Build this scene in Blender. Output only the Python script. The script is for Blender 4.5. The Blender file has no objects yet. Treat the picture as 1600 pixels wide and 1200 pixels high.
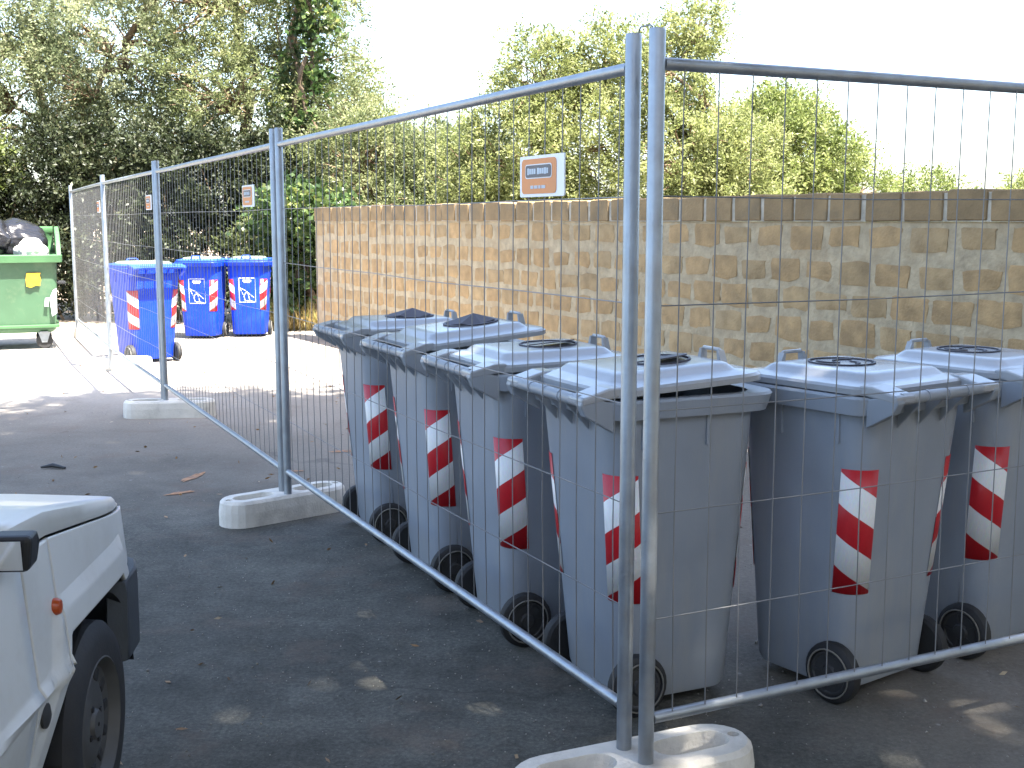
import bpy, bmesh, math, random
import numpy as np
from mathutils import Vector, Matrix, Quaternion

random.seed(7)
RNG = np.random.default_rng(7)
sc = bpy.context.scene
COL = sc.collection
PI = math.pi
R = math.radians

# ------------------------------------------------------------------ camera, sky, sun, exposure
cam_d = bpy.data.cameras.new("camera")
cam = bpy.data.objects.new("camera", cam_d)
COL.objects.link(cam)
cam.location = (0, 0, 1.54)
cam.rotation_euler = (R(90 - 7.848), 0, 0)
cam_d.sensor_width = 36
cam_d.lens = 1850 / 1600 * 36
cam_d.clip_start = 0.05
cam_d.clip_end = 500
sc.camera = cam

SUN_EL = 65
SUN_H = Vector((0.72, -0.69)).normalized()          # horizontal direction towards the sun
world = bpy.data.worlds.new("World")
sc.world = world
world.use_nodes = True
wn = world.node_tree.nodes
wl = world.node_tree.links
sky_t = wn.new("ShaderNodeTexSky")
sky_t.sky_type = 'NISHITA'
sky_t.sun_disc = False
sky_t.sun_elevation = R(SUN_EL)
sky_t.sun_rotation = math.atan2(SUN_H.x, SUN_H.y)
sky_t.dust_density = 2.5
sky_t.air_density = 1.0
wl.new(sky_t.outputs[0], wn["Background"].inputs[0])
wn["Background"].inputs[1].default_value = 0.11

sun_d = bpy.data.lights.new("sun", 'SUN')
sun_d.energy = 5.0
sun_d.angle = R(0.5)
sun_d.color = (1.0, 0.94, 0.85)
sun = bpy.data.objects.new("sun", sun_d)
COL.objects.link(sun)
ce, se = math.cos(R(SUN_EL)), math.sin(R(SUN_EL))
sun.rotation_euler = Vector((-SUN_H.x * ce, -SUN_H.y * ce, -se)).to_track_quat('-Z', 'Y').to_euler()
sun.location = (6, -10, 15)

sc.view_settings.view_transform = 'Standard'
sc.view_settings.look = 'None'
sc.view_settings.gamma = 1
sc.view_settings.use_curve_mapping = False
sc.view_settings.exposure = 2.85
sc.cycles.max_bounces = 8
sc.cycles.transparent_max_bounces = 8

# ------------------------------------------------------------------ materials
def nodes_of(name):
    m = bpy.data.materials.new(name)
    m.use_nodes = True
    nt = m.node_tree
    return m, nt, nt.nodes, nt.links, nt.nodes["Principled BSDF"]

def rgb(c): return (c[0], c[1], c[2], 1)

def mat(name, col, rough=0.5, metal=0.0, var=0.12, scale=6.0, bump=0.0, bscale=60.0, dirt=None, dirt_amt=0.0, dscale=2.5,
        spec=0.5, coat=0.0, each=0.06, streak=1.0):
    """plain surface: base colour broken up by noise, optional dirt patches and fine relief"""
    m, nt, n, l, b = nodes_of(name)
    tcn = n.new("ShaderNodeTexCoord"); oi = n.new("ShaderNodeObjectInfo")
    sh = n.new("ShaderNodeVectorMath"); sh.operation = 'MULTIPLY_ADD'
    l.new(oi.outputs["Random"], sh.inputs[0]); sh.inputs[1].default_value = (37, 53, 71); l.new(tcn.outputs["Object"], sh.inputs[2])
    class _V: outputs = {"Object": sh.outputs[0]}
    tc = _V
    nz = n.new("ShaderNodeTexNoise"); nz.inputs["Scale"].default_value = scale; nz.inputs["Detail"].default_value = 6
    l.new(tc.outputs["Object"], nz.inputs["Vector"])
    rp = n.new("ShaderNodeValToRGB")
    rp.color_ramp.elements[0].position = 0.3; rp.color_ramp.elements[1].position = 0.7
    rp.color_ramp.elements[0].color = rgb([c * (1 - var) for c in col])
    rp.color_ramp.elements[1].color = rgb([min(1, c * (1 + var)) for c in col])
    l.new(nz.outputs["Fac"], rp.inputs[0])
    out = rp.outputs[0]
    if dirt is not None:
        nd = n.new("ShaderNodeTexNoise"); nd.inputs["Scale"].default_value = dscale; nd.inputs["Detail"].default_value = 8
        nd.inputs["Roughness"].default_value = 0.7
        st = n.new("ShaderNodeVectorMath"); st.operation = 'MULTIPLY'; st.inputs[1].default_value = (1, 1, streak)
        l.new(tc.outputs["Object"], st.inputs[0]); l.new(st.outputs[0], nd.inputs["Vector"])
        r2 = n.new("ShaderNodeValToRGB")
        r2.color_ramp.elements[0].position = 0.48; r2.color_ramp.elements[1].position = 0.72
        r2.color_ramp.elements[0].color = (0, 0, 0, 1); r2.color_ramp.elements[1].color = (dirt_amt,) * 3 + (1,)
        l.new(nd.outputs["Fac"], r2.inputs[0])
        mx = n.new("ShaderNodeMixRGB"); mx.inputs[2].default_value = rgb(dirt)
        l.new(r2.outputs[0], mx.inputs[0]); l.new(out, mx.inputs[1]); out = mx.outputs[0]
    if each > 0:                              # every object a little lighter or darker than its fellows
        mr = n.new("ShaderNodeMapRange"); mr.inputs["To Min"].default_value = 1 - each; mr.inputs["To Max"].default_value = 1 + each
        l.new(oi.outputs["Random"], mr.inputs[0])
        vm = n.new("ShaderNodeVectorMath"); vm.operation = 'SCALE'; l.new(out, vm.inputs[0]); l.new(mr.outputs[0], vm.inputs["Scale"]); out = vm.outputs[0]
    l.new(out, b.inputs["Base Color"])
    b.inputs["Metallic"].default_value = metal
    b.inputs["Specular IOR Level"].default_value = spec
    b.inputs["Coat Weight"].default_value = coat
    rr = n.new("ShaderNodeMapRange"); rr.inputs["To Min"].default_value = max(0.02, rough - 0.1); rr.inputs["To Max"].default_value = min(1, rough + 0.1)
    l.new(nz.outputs["Fac"], rr.inputs[0]); l.new(rr.outputs[0], b.inputs["Roughness"])
    if bump > 0:
        nb = n.new("ShaderNodeTexNoise"); nb.inputs["Scale"].default_value = bscale; nb.inputs["Detail"].default_value = 4
        l.new(tc.outputs["Object"], nb.inputs["Vector"])
        bp = n.new("ShaderNodeBump"); bp.inputs["Strength"].default_value = bump; bp.inputs["Distance"].default_value = 0.01
        l.new(nb.outputs["Fac"], bp.inputs["Height"]); l.new(bp.outputs[0], b.inputs["Normal"])
    return m

def leaf_mat(name, cols, trans=0.35, rough=0.5):
    """leaf colour picked per leaf from the face attribute 'tint'"""
    m, nt, n, l, b = nodes_of(name)
    at = n.new("ShaderNodeAttribute"); at.attribute_name = "tint"
    rp = n.new("ShaderNodeValToRGB")
    el = rp.color_ramp.elements
    while len(el) < len(cols): el.new(0.5)
    for i, c in enumerate(cols):
        el[i].position = i / (len(cols) - 1); el[i].color = rgb(c)
    l.new(at.outputs["Fac"], rp.inputs[0])
    l.new(rp.outputs[0], b.inputs["Base Color"])
    b.inputs["Roughness"].default_value = rough
    b.inputs["Specular IOR Level"].default_value = 0.3
    tr = n.new("ShaderNodeBsdfTranslucent")
    hs = n.new("ShaderNodeHueSaturation"); hs.inputs["Value"].default_value = 1.3; hs.inputs["Saturation"].default_value = 1.1
    l.new(rp.outputs[0], hs.inputs["Color"]); l.new(hs.outputs[0], tr.inputs[0])
    mx = n.new("ShaderNodeMixShader"); mx.inputs[0].default_value = trans
    l.new(b.outputs[0], mx.inputs[1]); l.new(tr.outputs[0], mx.inputs[2])
    l.new(mx.outputs[0], n["Material Output"].inputs[0])
    return m

def ground_mat():
    m, nt, n, l, b = nodes_of("asphalt")
    ge = n.new("ShaderNodeNewGeometry")
    def noise(sc_, det=6, ro=0.6):
        x = n.new("ShaderNodeTexNoise"); x.inputs["Scale"].default_value = sc_; x.inputs["Detail"].default_value = det
        x.inputs["Roughness"].default_value = ro
        l.new(ge.outputs["Position"], x.inputs["Vector"]); return x.outputs["Fac"]
    def ramp(src, stops):
        r = n.new("ShaderNodeValToRGB"); e = r.color_ramp.elements
        while len(e) < len(stops): e.new(0.5)
        for i, (p, c) in enumerate(stops):
            e[i].position = p; e[i].color = rgb(c) if not isinstance(c, (int, float)) else (c, c, c, 1)
        l.new(src, r.inputs[0]); return r.outputs[0]
    def mix(f, a, c, mode='MIX'):
        x = n.new("ShaderNodeMixRGB"); x.blend_type = mode
        if isinstance(f, (int, float)): x.inputs[0].default_value = f
        else: l.new(f, x.inputs[0])
        for i, v in ((1, a), (2, c)):
            if isinstance(v, tuple): x.inputs[i].default_value = rgb(v)
            else: l.new(v, x.inputs[i])
        return x.outputs[0]
    def math_(op, a, c=None, clamp=False):
        x = n.new("ShaderNodeMath"); x.operation = op; x.use_clamp = clamp
        for i, v in ((0, a), (1, c)):
            if v is None: continue
            if isinstance(v, (int, float)): x.inputs[i].default_value = v
            else: l.new(v, x.inputs[i])
        return x.outputs[0]
    sep = n.new("ShaderNodeSeparateXYZ"); l.new(ge.outputs["Position"], sep.inputs[0])
    # aggregate of the asphalt
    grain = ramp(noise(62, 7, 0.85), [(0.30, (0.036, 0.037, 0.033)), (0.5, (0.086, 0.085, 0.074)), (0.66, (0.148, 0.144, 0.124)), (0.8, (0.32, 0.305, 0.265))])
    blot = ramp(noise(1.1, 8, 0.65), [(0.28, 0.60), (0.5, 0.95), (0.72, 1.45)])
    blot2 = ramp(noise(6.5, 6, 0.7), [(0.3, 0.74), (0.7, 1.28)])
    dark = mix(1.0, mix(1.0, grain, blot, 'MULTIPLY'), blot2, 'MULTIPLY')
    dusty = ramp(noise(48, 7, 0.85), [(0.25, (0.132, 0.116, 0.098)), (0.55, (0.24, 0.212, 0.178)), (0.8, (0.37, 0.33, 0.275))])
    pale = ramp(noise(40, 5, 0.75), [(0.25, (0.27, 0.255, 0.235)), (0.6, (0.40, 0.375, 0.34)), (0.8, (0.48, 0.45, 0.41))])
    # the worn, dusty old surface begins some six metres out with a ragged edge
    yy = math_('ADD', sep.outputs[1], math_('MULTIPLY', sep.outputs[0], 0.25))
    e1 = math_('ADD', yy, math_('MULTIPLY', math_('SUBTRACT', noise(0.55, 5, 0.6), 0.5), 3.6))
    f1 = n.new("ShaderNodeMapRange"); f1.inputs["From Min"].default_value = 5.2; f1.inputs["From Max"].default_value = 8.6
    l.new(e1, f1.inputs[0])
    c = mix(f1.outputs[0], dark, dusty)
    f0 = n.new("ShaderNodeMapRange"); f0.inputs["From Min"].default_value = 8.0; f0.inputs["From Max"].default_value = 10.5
    l.new(e1, f0.inputs[0]); c = mix(f0.outputs[0], c, pale)  # beyond that the colour is lightened to make the sunlit ground whiter
    # dust gathered along the foot of the stone wall and round the bins
    wallx = math_('ADD', math_('MULTIPLY', sep.outputs[0], 0.86), math_('MULTIPLY', sep.outputs[1], 0.52))
    e2 = math_('ADD', wallx, math_('MULTIPLY', math_('SUBTRACT', noise(1.6, 6, 0.7), 0.5), 1.6))
    f2 = n.new("ShaderNodeMapRange"); f2.inputs["From Min"].default_value = 2.4; f2.inputs["From Max"].default_value = 3.3
    f2.inputs["To Max"].default_value = 0.75
    l.new(e2, f2.inputs[0])
    c = mix(f2.outputs[0], c, dusty)
    # loose earth towards the hedge
    soil = ramp(noise(9, 8, 0.7), [(0.3, (0.20, 0.15, 0.105)), (0.7, (0.36, 0.29, 0.21))])
    e3 = math_('ADD', sep.outputs[1], math_('MULTIPLY', noise(0.9, 5, 0.6), 3.0))
    f3 = n.new("ShaderNodeMapRange"); f3.inputs["From Min"].default_value = 18.0; f3.inputs["From Max"].default_value = 19.2
    l.new(e3, f3.inputs[0])
    c = mix(f3.outputs[0], c, soil)
    # pale chips and small stains
    vo = n.new("ShaderNodeTexVoronoi"); vo.inputs["Scale"].default_value = 7.0
    l.new(ge.outputs["Position"], vo.inputs["Vector"])
    chips = ramp(vo.outputs["Distance"], [(0.0, 1.0), (0.045, 0.8), (0.075, 0.0)])
    pick = ramp(noise(3.1, 2), [(0.55, 0.0), (0.6, 0.55)])
    c = mix(math_('MULTIPLY', chips, pick), c, (0.42, 0.40, 0.37))
    stain = ramp(noise(2.0, 8, 0.75), [(0.53, 0.0), (0.70, 0.55)])
    c = mix(stain, c, (0.155, 0.115, 0.09))
    vc = n.new("ShaderNodeTexVoronoi"); vc.feature = 'DISTANCE_TO_EDGE'; vc.inputs["Scale"].default_value = 0.42
    wob = n.new("ShaderNodeVectorMath"); wob.operation = 'MULTIPLY_ADD'
    nw = n.new("ShaderNodeTexNoise"); nw.inputs["Scale"].default_value = 2.6; nw.inputs["Detail"].default_value = 8
    l.new(ge.outputs["Position"], nw.inputs["Vector"]); l.new(nw.outputs["Color"], wob.inputs[0]); wob.inputs[1].default_value = (.7, .7, 0); l.new(ge.outputs["Position"], wob.inputs[2])
    l.new(wob.outputs[0], vc.inputs["Vector"])
    crack = ramp(vc.outputs["Distance"], [(0.0, 0.4), (0.003, 0.25), (0.007, 0.0)])
    keep = ramp(noise(0.5, 2), [(0.47, 0.0), (0.55, 1.0)])
    c = mix(math_('MULTIPLY', crack, keep), c, (0.02, 0.02, 0.02))
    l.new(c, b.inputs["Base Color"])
    b.inputs["Roughness"].default_value = 0.88
    b.inputs["Specular IOR Level"].default_value = 0.25
    bp = n.new("ShaderNodeBump"); bp.inputs["Strength"].default_value = 0.55; bp.inputs["Distance"].default_value = 0.006
    l.new(noise(70, 6, 0.8), bp.inputs["Height"]); l.new(bp.outputs[0], b.inputs["Normal"])
    return m

def tape_mat(name="reflective_tape", flip=1):
    """printed red and white diagonal bands, laid out on the strip's own UVs"""
    m, nt, n, l, b = nodes_of(name)
    uv = n.new("ShaderNodeUVMap"); uv.uv_map = "UVMap"
    sp = n.new("ShaderNodeSeparateXYZ"); l.new(uv.outputs[0], sp.inputs[0])
    a = n.new("ShaderNodeMath"); a.operation = 'MULTIPLY_ADD'
    l.new(sp.outputs[0], a.inputs[0]); a.inputs[1].default_value = 0.5 * flip; l.new(sp.outputs[1], a.inputs[2])
    d = n.new("ShaderNodeMath"); d.operation = 'ADD'; l.new(a.outputs[0], d.inputs[0]); d.inputs[1].default_value = 8.0 if flip > 0 else 8.5
    fr = n.new("ShaderNodeMath"); fr.operation = 'FRACT'; l.new(d.outputs[0], fr.inputs[0])
    g = n.new("ShaderNodeMath"); g.operation = 'LESS_THAN'; l.new(fr.outputs[0], g.inputs[0]); g.inputs[1].default_value = 0.5
    mx = n.new("ShaderNodeMixRGB"); l.new(g.outputs[0], mx.inputs[0])
    mx.inputs[1].default_value = (0.78, 0.78, 0.76, 1); mx.inputs[2].default_value = (0.52, 0.012, 0.02, 1)
    nz = n.new("ShaderNodeTexNoise"); nz.inputs["Scale"].default_value = 25
    m2 = n.new("ShaderNodeMixRGB"); m2.blend_type = 'MULTIPLY'; m2.inputs[0].default_value = 0.25
    l.new(mx.outputs[0], m2.inputs[1]); l.new(nz.outputs["Color"], m2.inputs[2])
    l.new(m2.outputs[0], b.inputs["Base Color"])
    b.inputs["Roughness"].default_value = 0.35
    return m

M = {}
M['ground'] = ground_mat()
M['steel'] = mat("galvanised_steel", (0.30, 0.33, 0.36), 0.42, 0.7, 0.16, 14, 0.08, 120, (0.30, 0.27, 0.24), 0.35, 9)
M['wire'] = mat("galvanised_wire", (0.22, 0.22, 0.22), 0.5, 0.5, 0.1)
M['concrete'] = mat("pale_concrete", (0.60, 0.565, 0.50), 0.85, 0, 0.12, 7, 0.35, 90, (0.24, 0.22, 0.19), 0.6, 5)
M['grey_plastic'] = mat("grey_bin_plastic", (0.240, 0.265, 0.298), 0.44, 0, 0.07, 5, 0.05, 160, (0.33, 0.32, 0.295), 0.5, 7, streak=0.16)
M['grey_lid'] = mat("grey_lid_plastic", (0.30, 0.312, 0.325), 0.22, 0, 0.08, 6, 0.04, 160, (0.36, 0.34, 0.31), 0.45, 5)
M['blue_plastic'] = mat("blue_bin_plastic", (0.003, 0.042, 0.52), 0.5, 0, 0.12, 4, 0.03, 160, (0.04, 0.09, 0.42), 0.5, 6, spec=0.25)
M['blue_lid'] = mat("dusty_blue_lid", (0.02, 0.07, 0.42), 0.5, 0, 0.12, 4, spec=0.3)
M['lid_dust'] = mat("pale_weathered_lid", (0.15, 0.19, 0.13), 0.7, 0, 0.25, 9, 0.1, 60, (0.15, 0.25, 0.35), 0.5, 6)
M['rubber'] = mat("black_rubber", (0.015, 0.015, 0.016), 0.7, 0, 0.2, 12, 0.1, 90, (0.05, 0.047, 0.043), 0.35, 8)
M['black_plastic'] = mat("black_plastic", (0.011, 0.012, 0.014), 0.5, 0, 0.2, 10)
M['flap'] = mat("dark_rubber_flap", (0.045, 0.042, 0.055), 0.6, 0, 0.2, 10)
M['hub'] = mat("dark_hub", (0.03, 0.03, 0.03), 0.6, 0, 0.2, 10)
M['ring'] = mat("worn_rim_ring", (0.19, 0.18, 0.155), 0.6)
M['tape'] = tape_mat("reflective_tape_rising", 1)
M['tape2'] = tape_mat("reflective_tape_falling", -1)
M['white_print'] = mat("white_print", (0.75, 0.78, 0.82), 0.5, 0, 0.06)
M['sign_white'] = mat("sign_white", (0.72, 0.74, 0.76), 0.4, 0, 0.05)
M['sign_orange'] = mat("sign_orange", (0.62, 0.20, 0.045), 0.4, 0, 0.12, 9)
M['sign_black'] = mat("sign_dark", (0.035, 0.045, 0.075), 0.4, 0, 0.1)
M['sign_grey'] = mat("sign_grey", (0.42, 0.50, 0.58), 0.4, 0, 0.1)
M['tuff'] = mat("tuff_stone", (0.40, 0.262, 0.125), 0.92, 0, 0.25, 9, 0.6, 55, (0.36, 0.255, 0.14), 0.5, 6, each=0.09)
M['tuff_b'] = mat("tuff_stone_dark", (0.38, 0.26, 0.13), 0.92, 0, 0.25, 10, 0.6, 55, (0.33, 0.25, 0.15), 0.6, 5, each=0.09)
M['tuff_cap'] = mat("tuff_coping", (0.28, 0.19, 0.095), 0.92, 0, 0.22, 7, 0.5, 60, (0.16, 0.13, 0.085), 0.6, 4, each=0.08)
M['mortar'] = mat("grey_mortar", (0.42, 0.335, 0.215), 0.95, 0, 0.22, 11, 0.9, 38, (0.36, 0.255, 0.14), 0.75, 3.2)
M['joint'] = mat("pale_joint_mortar", (0.43, 0.38, 0.30), 0.95, 0, 0.3, 12, 0.6, 45)
M['bark'] = mat("olive_bark", (0.15, 0.105, 0.07), 0.9, 0, 0.35, 14, 0.8, 40)
M['twig'] = mat("dry_twig", (0.20, 0.14, 0.085), 0.9, 0, 0.3, 20)
M['green_metal'] = mat("faded_green_plastic", (0.048, 0.110, 0.058), 0.55, 0, 0.12, 3, 0.05, 60, (0.14, 0.19, 0.11), 0.7, 2.2)
M['green_rim'] = mat("green_rim", (0.050, 0.125, 0.052), 0.5, 0, 0.1, 4)
M['bag_black'] = mat("black_bag_film", (0.012, 0.012, 0.014), 0.22, 0, 0.3, 8, 0.4, 14)
M['bag_white'] = mat("white_bag_film", (0.5, 0.5, 0.46), 0.4, 0, 0.08, 8, 0.3, 14)
M['yellow'] = mat("yellow_label", (0.75, 0.42, 0.02), 0.5, 0, 0.15, 12, 0, 10, (0.35, 0.22, 0.05), 0.6, 20)
M['car_white'] = mat("white_car_paint", (0.56, 0.565, 0.54), 0.36, 0, 0.04, 3, 0, 10, (0.36, 0.34, 0.30), 0.35, 5, coat=0.12)
M['car_glass'] = mat("dark_car_glass", (0.02, 0.024, 0.026), 0.05, 0, 0.1)
M['mirror_glass'] = mat("mirror_glass", (0.8, 0.8, 0.8), 0.05, 1.0, 0.02)
M['amber'] = mat("amber_lens", (0.36, 0.055, 0.008), 0.3, 0, 0.1)
M['headlight'] = mat("headlight_glass", (0.6, 0.62, 0.62), 0.1, 0, 0.1)
M['red_lens'] = mat("red_lens", (0.35, 0.01, 0.01), 0.2, 0, 0.1)
M['rim'] = mat("dusty_wheel_steel", (0.075, 0.075, 0.073), 0.6, 0.3, 0.2, 9)
M['bumper'] = mat("grey_bumper_plastic", (0.035, 0.042, 0.05), 0.55, 0, 0.15, 8, 0.1, 120)
M['leaf_olive'] = leaf_mat("olive_leaves", [(0.07, 0.09, 0.04), (0.135, 0.16, 0.07), (0.215, 0.235, 0.115), (0.30, 0.30, 0.16)], 0.45)
M['leaf_grey'] = leaf_mat("grey_green_leaves", [(0.075, 0.095, 0.05), (0.14, 0.17, 0.09), (0.225, 0.245, 0.14), (0.32, 0.32, 0.20)], 0.45)
M['leaf_yellow'] = leaf_mat("yellow_green_leaves", [(0.095, 0.115, 0.045), (0.185, 0.21, 0.08), (0.285, 0.305, 0.135), (0.38, 0.385, 0.20)], 0.5)
M['leaf_bright'] = leaf_mat("bright_green_leaves", [(0.075, 0.10, 0.03), (0.135, 0.17, 0.055), (0.21, 0.24, 0.09), (0.30, 0.32, 0.14)], 0.45)
M['leaf_ivy'] = leaf_mat("ivy_leaves", [(0.02, 0.038, 0.014), (0.045, 0.08, 0.026), (0.085, 0.13, 0.045), (0.24, 0.25, 0.08)], 0.3, 0.35)
M['leaf_dark'] = leaf_mat("dark_hedge_leaves", [(0.012, 0.018, 0.008), (0.028, 0.038, 0.016), (0.05, 0.06, 0.028), (0.09, 0.085, 0.045)], 0.2)
M['leaf_dry'] = leaf_mat("dry_grass_blades", [(0.22, 0.16, 0.06), (0.36, 0.27, 0.11), (0.45, 0.36, 0.17), (0.24, 0.26, 0.08)], 0.3)
M['litter'] = leaf_mat("fallen_leaves", [(0.10, 0.06, 0.03), (0.22, 0.13, 0.06), (0.34, 0.20, 0.09), (0.40, 0.34, 0.25)], 0.05)
M['orange_paint'] = mat("faded_orange_spray", (0.36, 0.19, 0.10), 0.9, 0, 0.4, 30, 0.3, 120, (0.14, 0.125, 0.11), 1.0, 22)

# ------------------------------------------------------------------ mesh helpers
class MB:
    def __init__(s): s.v = []; s.f = []
    def add(s, vs, fs):
        o = len(s.v); s.v += [tuple(p) for p in vs]; s.f += [tuple(i + o for i in q) for q in fs]; return s
    def box(s, c, d, mtx=None):
        x, y, z = d[0] / 2, d[1] / 2, d[2] / 2
        vs = [Vector((a * x, b * y, e * z)) for a in (-1, 1) for b in (-1, 1) for e in (-1, 1)]
        if mtx: vs = [mtx @ p for p in vs]
        vs = [p + Vector(c) for p in vs]
        return s.add(vs, [(0, 1, 3, 2), (4, 6, 7, 5), (0, 4, 5, 1), (2, 3, 7, 6), (0, 2, 6, 4), (1, 5, 7, 3)])
    def tube(s, pts, r, n=10, cap=True):
        pts = [Vector(p) for p in pts]; k = len(pts)
        rs = r if isinstance(r, (list, tuple)) else [r] * k
        rings = []; prev = None
        for i, p in enumerate(pts):
            t = (pts[min(i + 1, k - 1)] - pts[max(i - 1, 0)]).normalized()
            if prev is None:
                a = Vector((0, 0, 1)) if abs(t.z) < 0.9 else Vector((1, 0, 0))
                u = t.cross(a).normalized()
            else:
                u = (prev - t * prev.dot(t)).normalized()
            prev = u; w = t.cross(u)
            rings.append([p + (u * math.cos(2 * PI * j / n) + w * math.sin(2 * PI * j / n)) * rs[i] for j in range(n)])
        return s.loft(rings, cap)
    def loft(s, rings, cap=True, close=True):
        n = len(rings[0]); vs = [p for q in rings for p in q]; fs = []
        for i in range(len(rings) - 1):
            for j in range(n if close else n - 1):
                a, b = i * n + j, i * n + (j + 1) % n
                fs.append((a, b, b + n, a + n))
        if cap:
            fs.append(tuple(reversed(range(n)))); fs.append(tuple(range((len(rings) - 1) * n, len(rings) * n)))
        return s.add(vs, fs)
    def lathe(s, prof, n=24, axis='x', c=(0, 0, 0), cap=True):
        """prof: (radius, offset along axis) pairs"""
        rings = []
        for r_, o in prof:
            ring = []
            for j in range(n):
                a = 2 * PI * j / n; p = (r_ * math.cos(a), r_ * math.sin(a))
                if axis == 'x': q = (o, p[0], p[1])
                elif axis == 'y': q = (p[0], o, p[1])
                else: q = (p[0], p[1], o)
                ring.append(tuple(q[i] + c[i] for i in range(3)))
            rings.append(ring)
        return s.loft(rings, cap)
    def prism(s, poly, axis_vec, depth_vec=None):
        """extrude a planar 3-D polygon along a vector"""
        a = [Vector(p) for p in poly]; d = Vector(axis_vec); n = len(a)
        vs = a + [p + d for p in a]
        return s.add(vs, [tuple(reversed(range(n))), tuple(range(n, 2 * n))] + [(i, (i + 1) % n, n + (i + 1) % n, n + i) for i in range(n)])
    def mesh(s, name, mats, smooth=0, mi=None):
        me = bpy.data.meshes.new(name)
        me.from_pydata(s.v, [], s.f)
        for m in (mats if isinstance(mats, (list, tuple)) else [mats]): me.materials.append(m)
        bm = bmesh.new(); bm.from_mesh(me); bmesh.ops.recalc_face_normals(bm, faces=bm.faces)
        if smooth:
            for f in bm.faces: f.smooth = True
            lim = R(smooth)
            for e in bm.edges:
                if len(e.link_faces) == 2 and e.calc_face_angle(0) > lim: e.smooth = False
        bm.to_mesh(me); bm.free()
        if mi: me.polygons.foreach_set("material_index", mi)
        return me
    def build(s, name, mats, parent=None, smooth=0, loc=None):
        return link(name, s.mesh(name, mats, smooth), parent, loc)

def link(name, me, parent=None, loc=None):
    o = bpy.data.objects.new(name, me); COL.objects.link(o)
    if parent: o.parent = parent
    if loc is not None: o.location = loc
    return o

def tag(o, label=None, cat=None, group=None, kind=None):
    if label: o["label"] = label
    if cat: o["category"] = cat
    if group: o["group"] = group
    if kind: o["kind"] = kind
    return o

def thing(name, label, cat, loc=(0, 0, 0), rz=0.0, group=None):
    o = bpy.data.objects.new(name, None); COL.objects.link(o)
    o.empty_display_size = 0.2
    o.location = loc; o.rotation_euler = (0, 0, rz)
    return tag(o, label, cat, group)

def copy_tree(o, parent=None):
    c = o.copy(); COL.objects.link(c); c.parent = parent
    for ch in o.children: copy_tree(ch, c)
    return c

def rrect(hx, y0, y1, r, seg=5):
    """rounded rectangle, counter-clockwise, corners in the order +x+y, -x+y, -x-y, +x-y"""
    out = []
    for (cx, cy, a0) in ((hx - r, y1 - r, 0), (-hx + r, y1 - r, 90), (-hx + r, y0 + r, 180), (hx - r, y0 + r, 270)):
        for k in range(seg + 1):
            a = R(a0 + 90 * k / seg); out.append((cx + r * math.cos(a), cy + r * math.sin(a)))
    return out

def bevel(o, w=0.004, seg=2, ang=35):
    b = o.modifiers.new("bevel", 'BEVEL'); b.width = w; b.segments = seg; b.limit_method = 'ANGLE'; b.angle_limit = R(ang)
    return o

# ------------------------------------------------------------------ ground
gm = MB()
gm.add([(-140, -80, 0), (140, -80, 0), (140, 220, 0), (-140, 220, 0)], [(0, 1, 2, 3)])
tag(gm.build("ground", M['ground']), kind='structure')

# ------------------------------------------------------------------ stone wall: blocks on mortar
WA = Vector((2.768, 6.402, 0)); WB = Vector((-2.56, 15.55, 0))
wd = (WB - WA).normalized()                    # along the wall, away from the camera
wn_ = Vector((-wd.y, wd.x, 0))
if wn_.dot(Vector((-1, -1, 0))) < 0: wn_ = -wn_    # outward, towards the bins
W0 = WA - wd * 2.2                             # right end, outside the frame
WLEN = (WB - W0).length
wall = thing("stone_wall", "tan tuff block boundary wall with thick grey mortar joints behind the bins", "wall", W0,
             math.atan2(wd.y, wd.x))
# local frame of the wall: x along, +y one face, z up; the visible face is on the side of wn_
side = 1 if (Matrix.Rotation(math.atan2(wd.y, wd.x), 3, 'Z') @ Vector((0, 1, 0))).dot(wn_) > 0 else -1
CAP0, CAPH, TH = 1.535, 0.172, 0.24
def rough_sheet(name, x0, x1, z0, z1, y, amp, nx, nz, m, th):
    """core of the wall, its face uneven with real relief"""
    b = MB(); xs = np.linspace(x0, x1, nx); zs = np.linspace(z0, z1, nz)
    front = []
    for z in zs:
        for x in xs:
            edge = (x in (xs[0], xs[-1])) or (z in (zs[0], zs[-1]))
            front.append((x, (y + (0 if edge else RNG.normal(0, amp))) * side, z))
    fs = [(j * nx + i, j * nx + i + 1, (j + 1) * nx + i + 1, (j + 1) * nx + i) for j in range(nz - 1) for i in range(nx - 1)]
    b.add(front, fs)
    o = len(b.v)
    bk = [(x0, -th * side, z0), (x1, -th * side, z0), (x1, -th * side, z1), (x0, -th * side, z1)]
    b.v += bk
    c = [0, nx - 1, nz * nx - 1, (nz - 1) * nx]
    b.f.append((o, o + 1, o + 2, o + 3))
    b.f.append(tuple(range(0, nx)) + (o + 1, o)); b.f.append(tuple(range((nz - 1) * nx, nz * nx)) + (o + 2, o + 3))
    b.f.append(tuple(j * nx for j in range(nz)) + (o + 3, o)); b.f.append(tuple(j * nx + nx - 1 for j in range(nz)) + (o + 2, o + 1))
    return b.build(name, m, wall, 60)
rough_sheet("mortar_core", 0, WLEN, -0.02, CAP0 - 0.001, 0.0, 0.0016, 300, 40, M['mortar'], TH)
rough_sheet("coping_mortar", 0.01, WLEN - 0.01, CAP0, CAP0 + CAPH - 0.008, 0.0165, 0.001, 160, 4, M['joint'], TH + 0.01)

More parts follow.
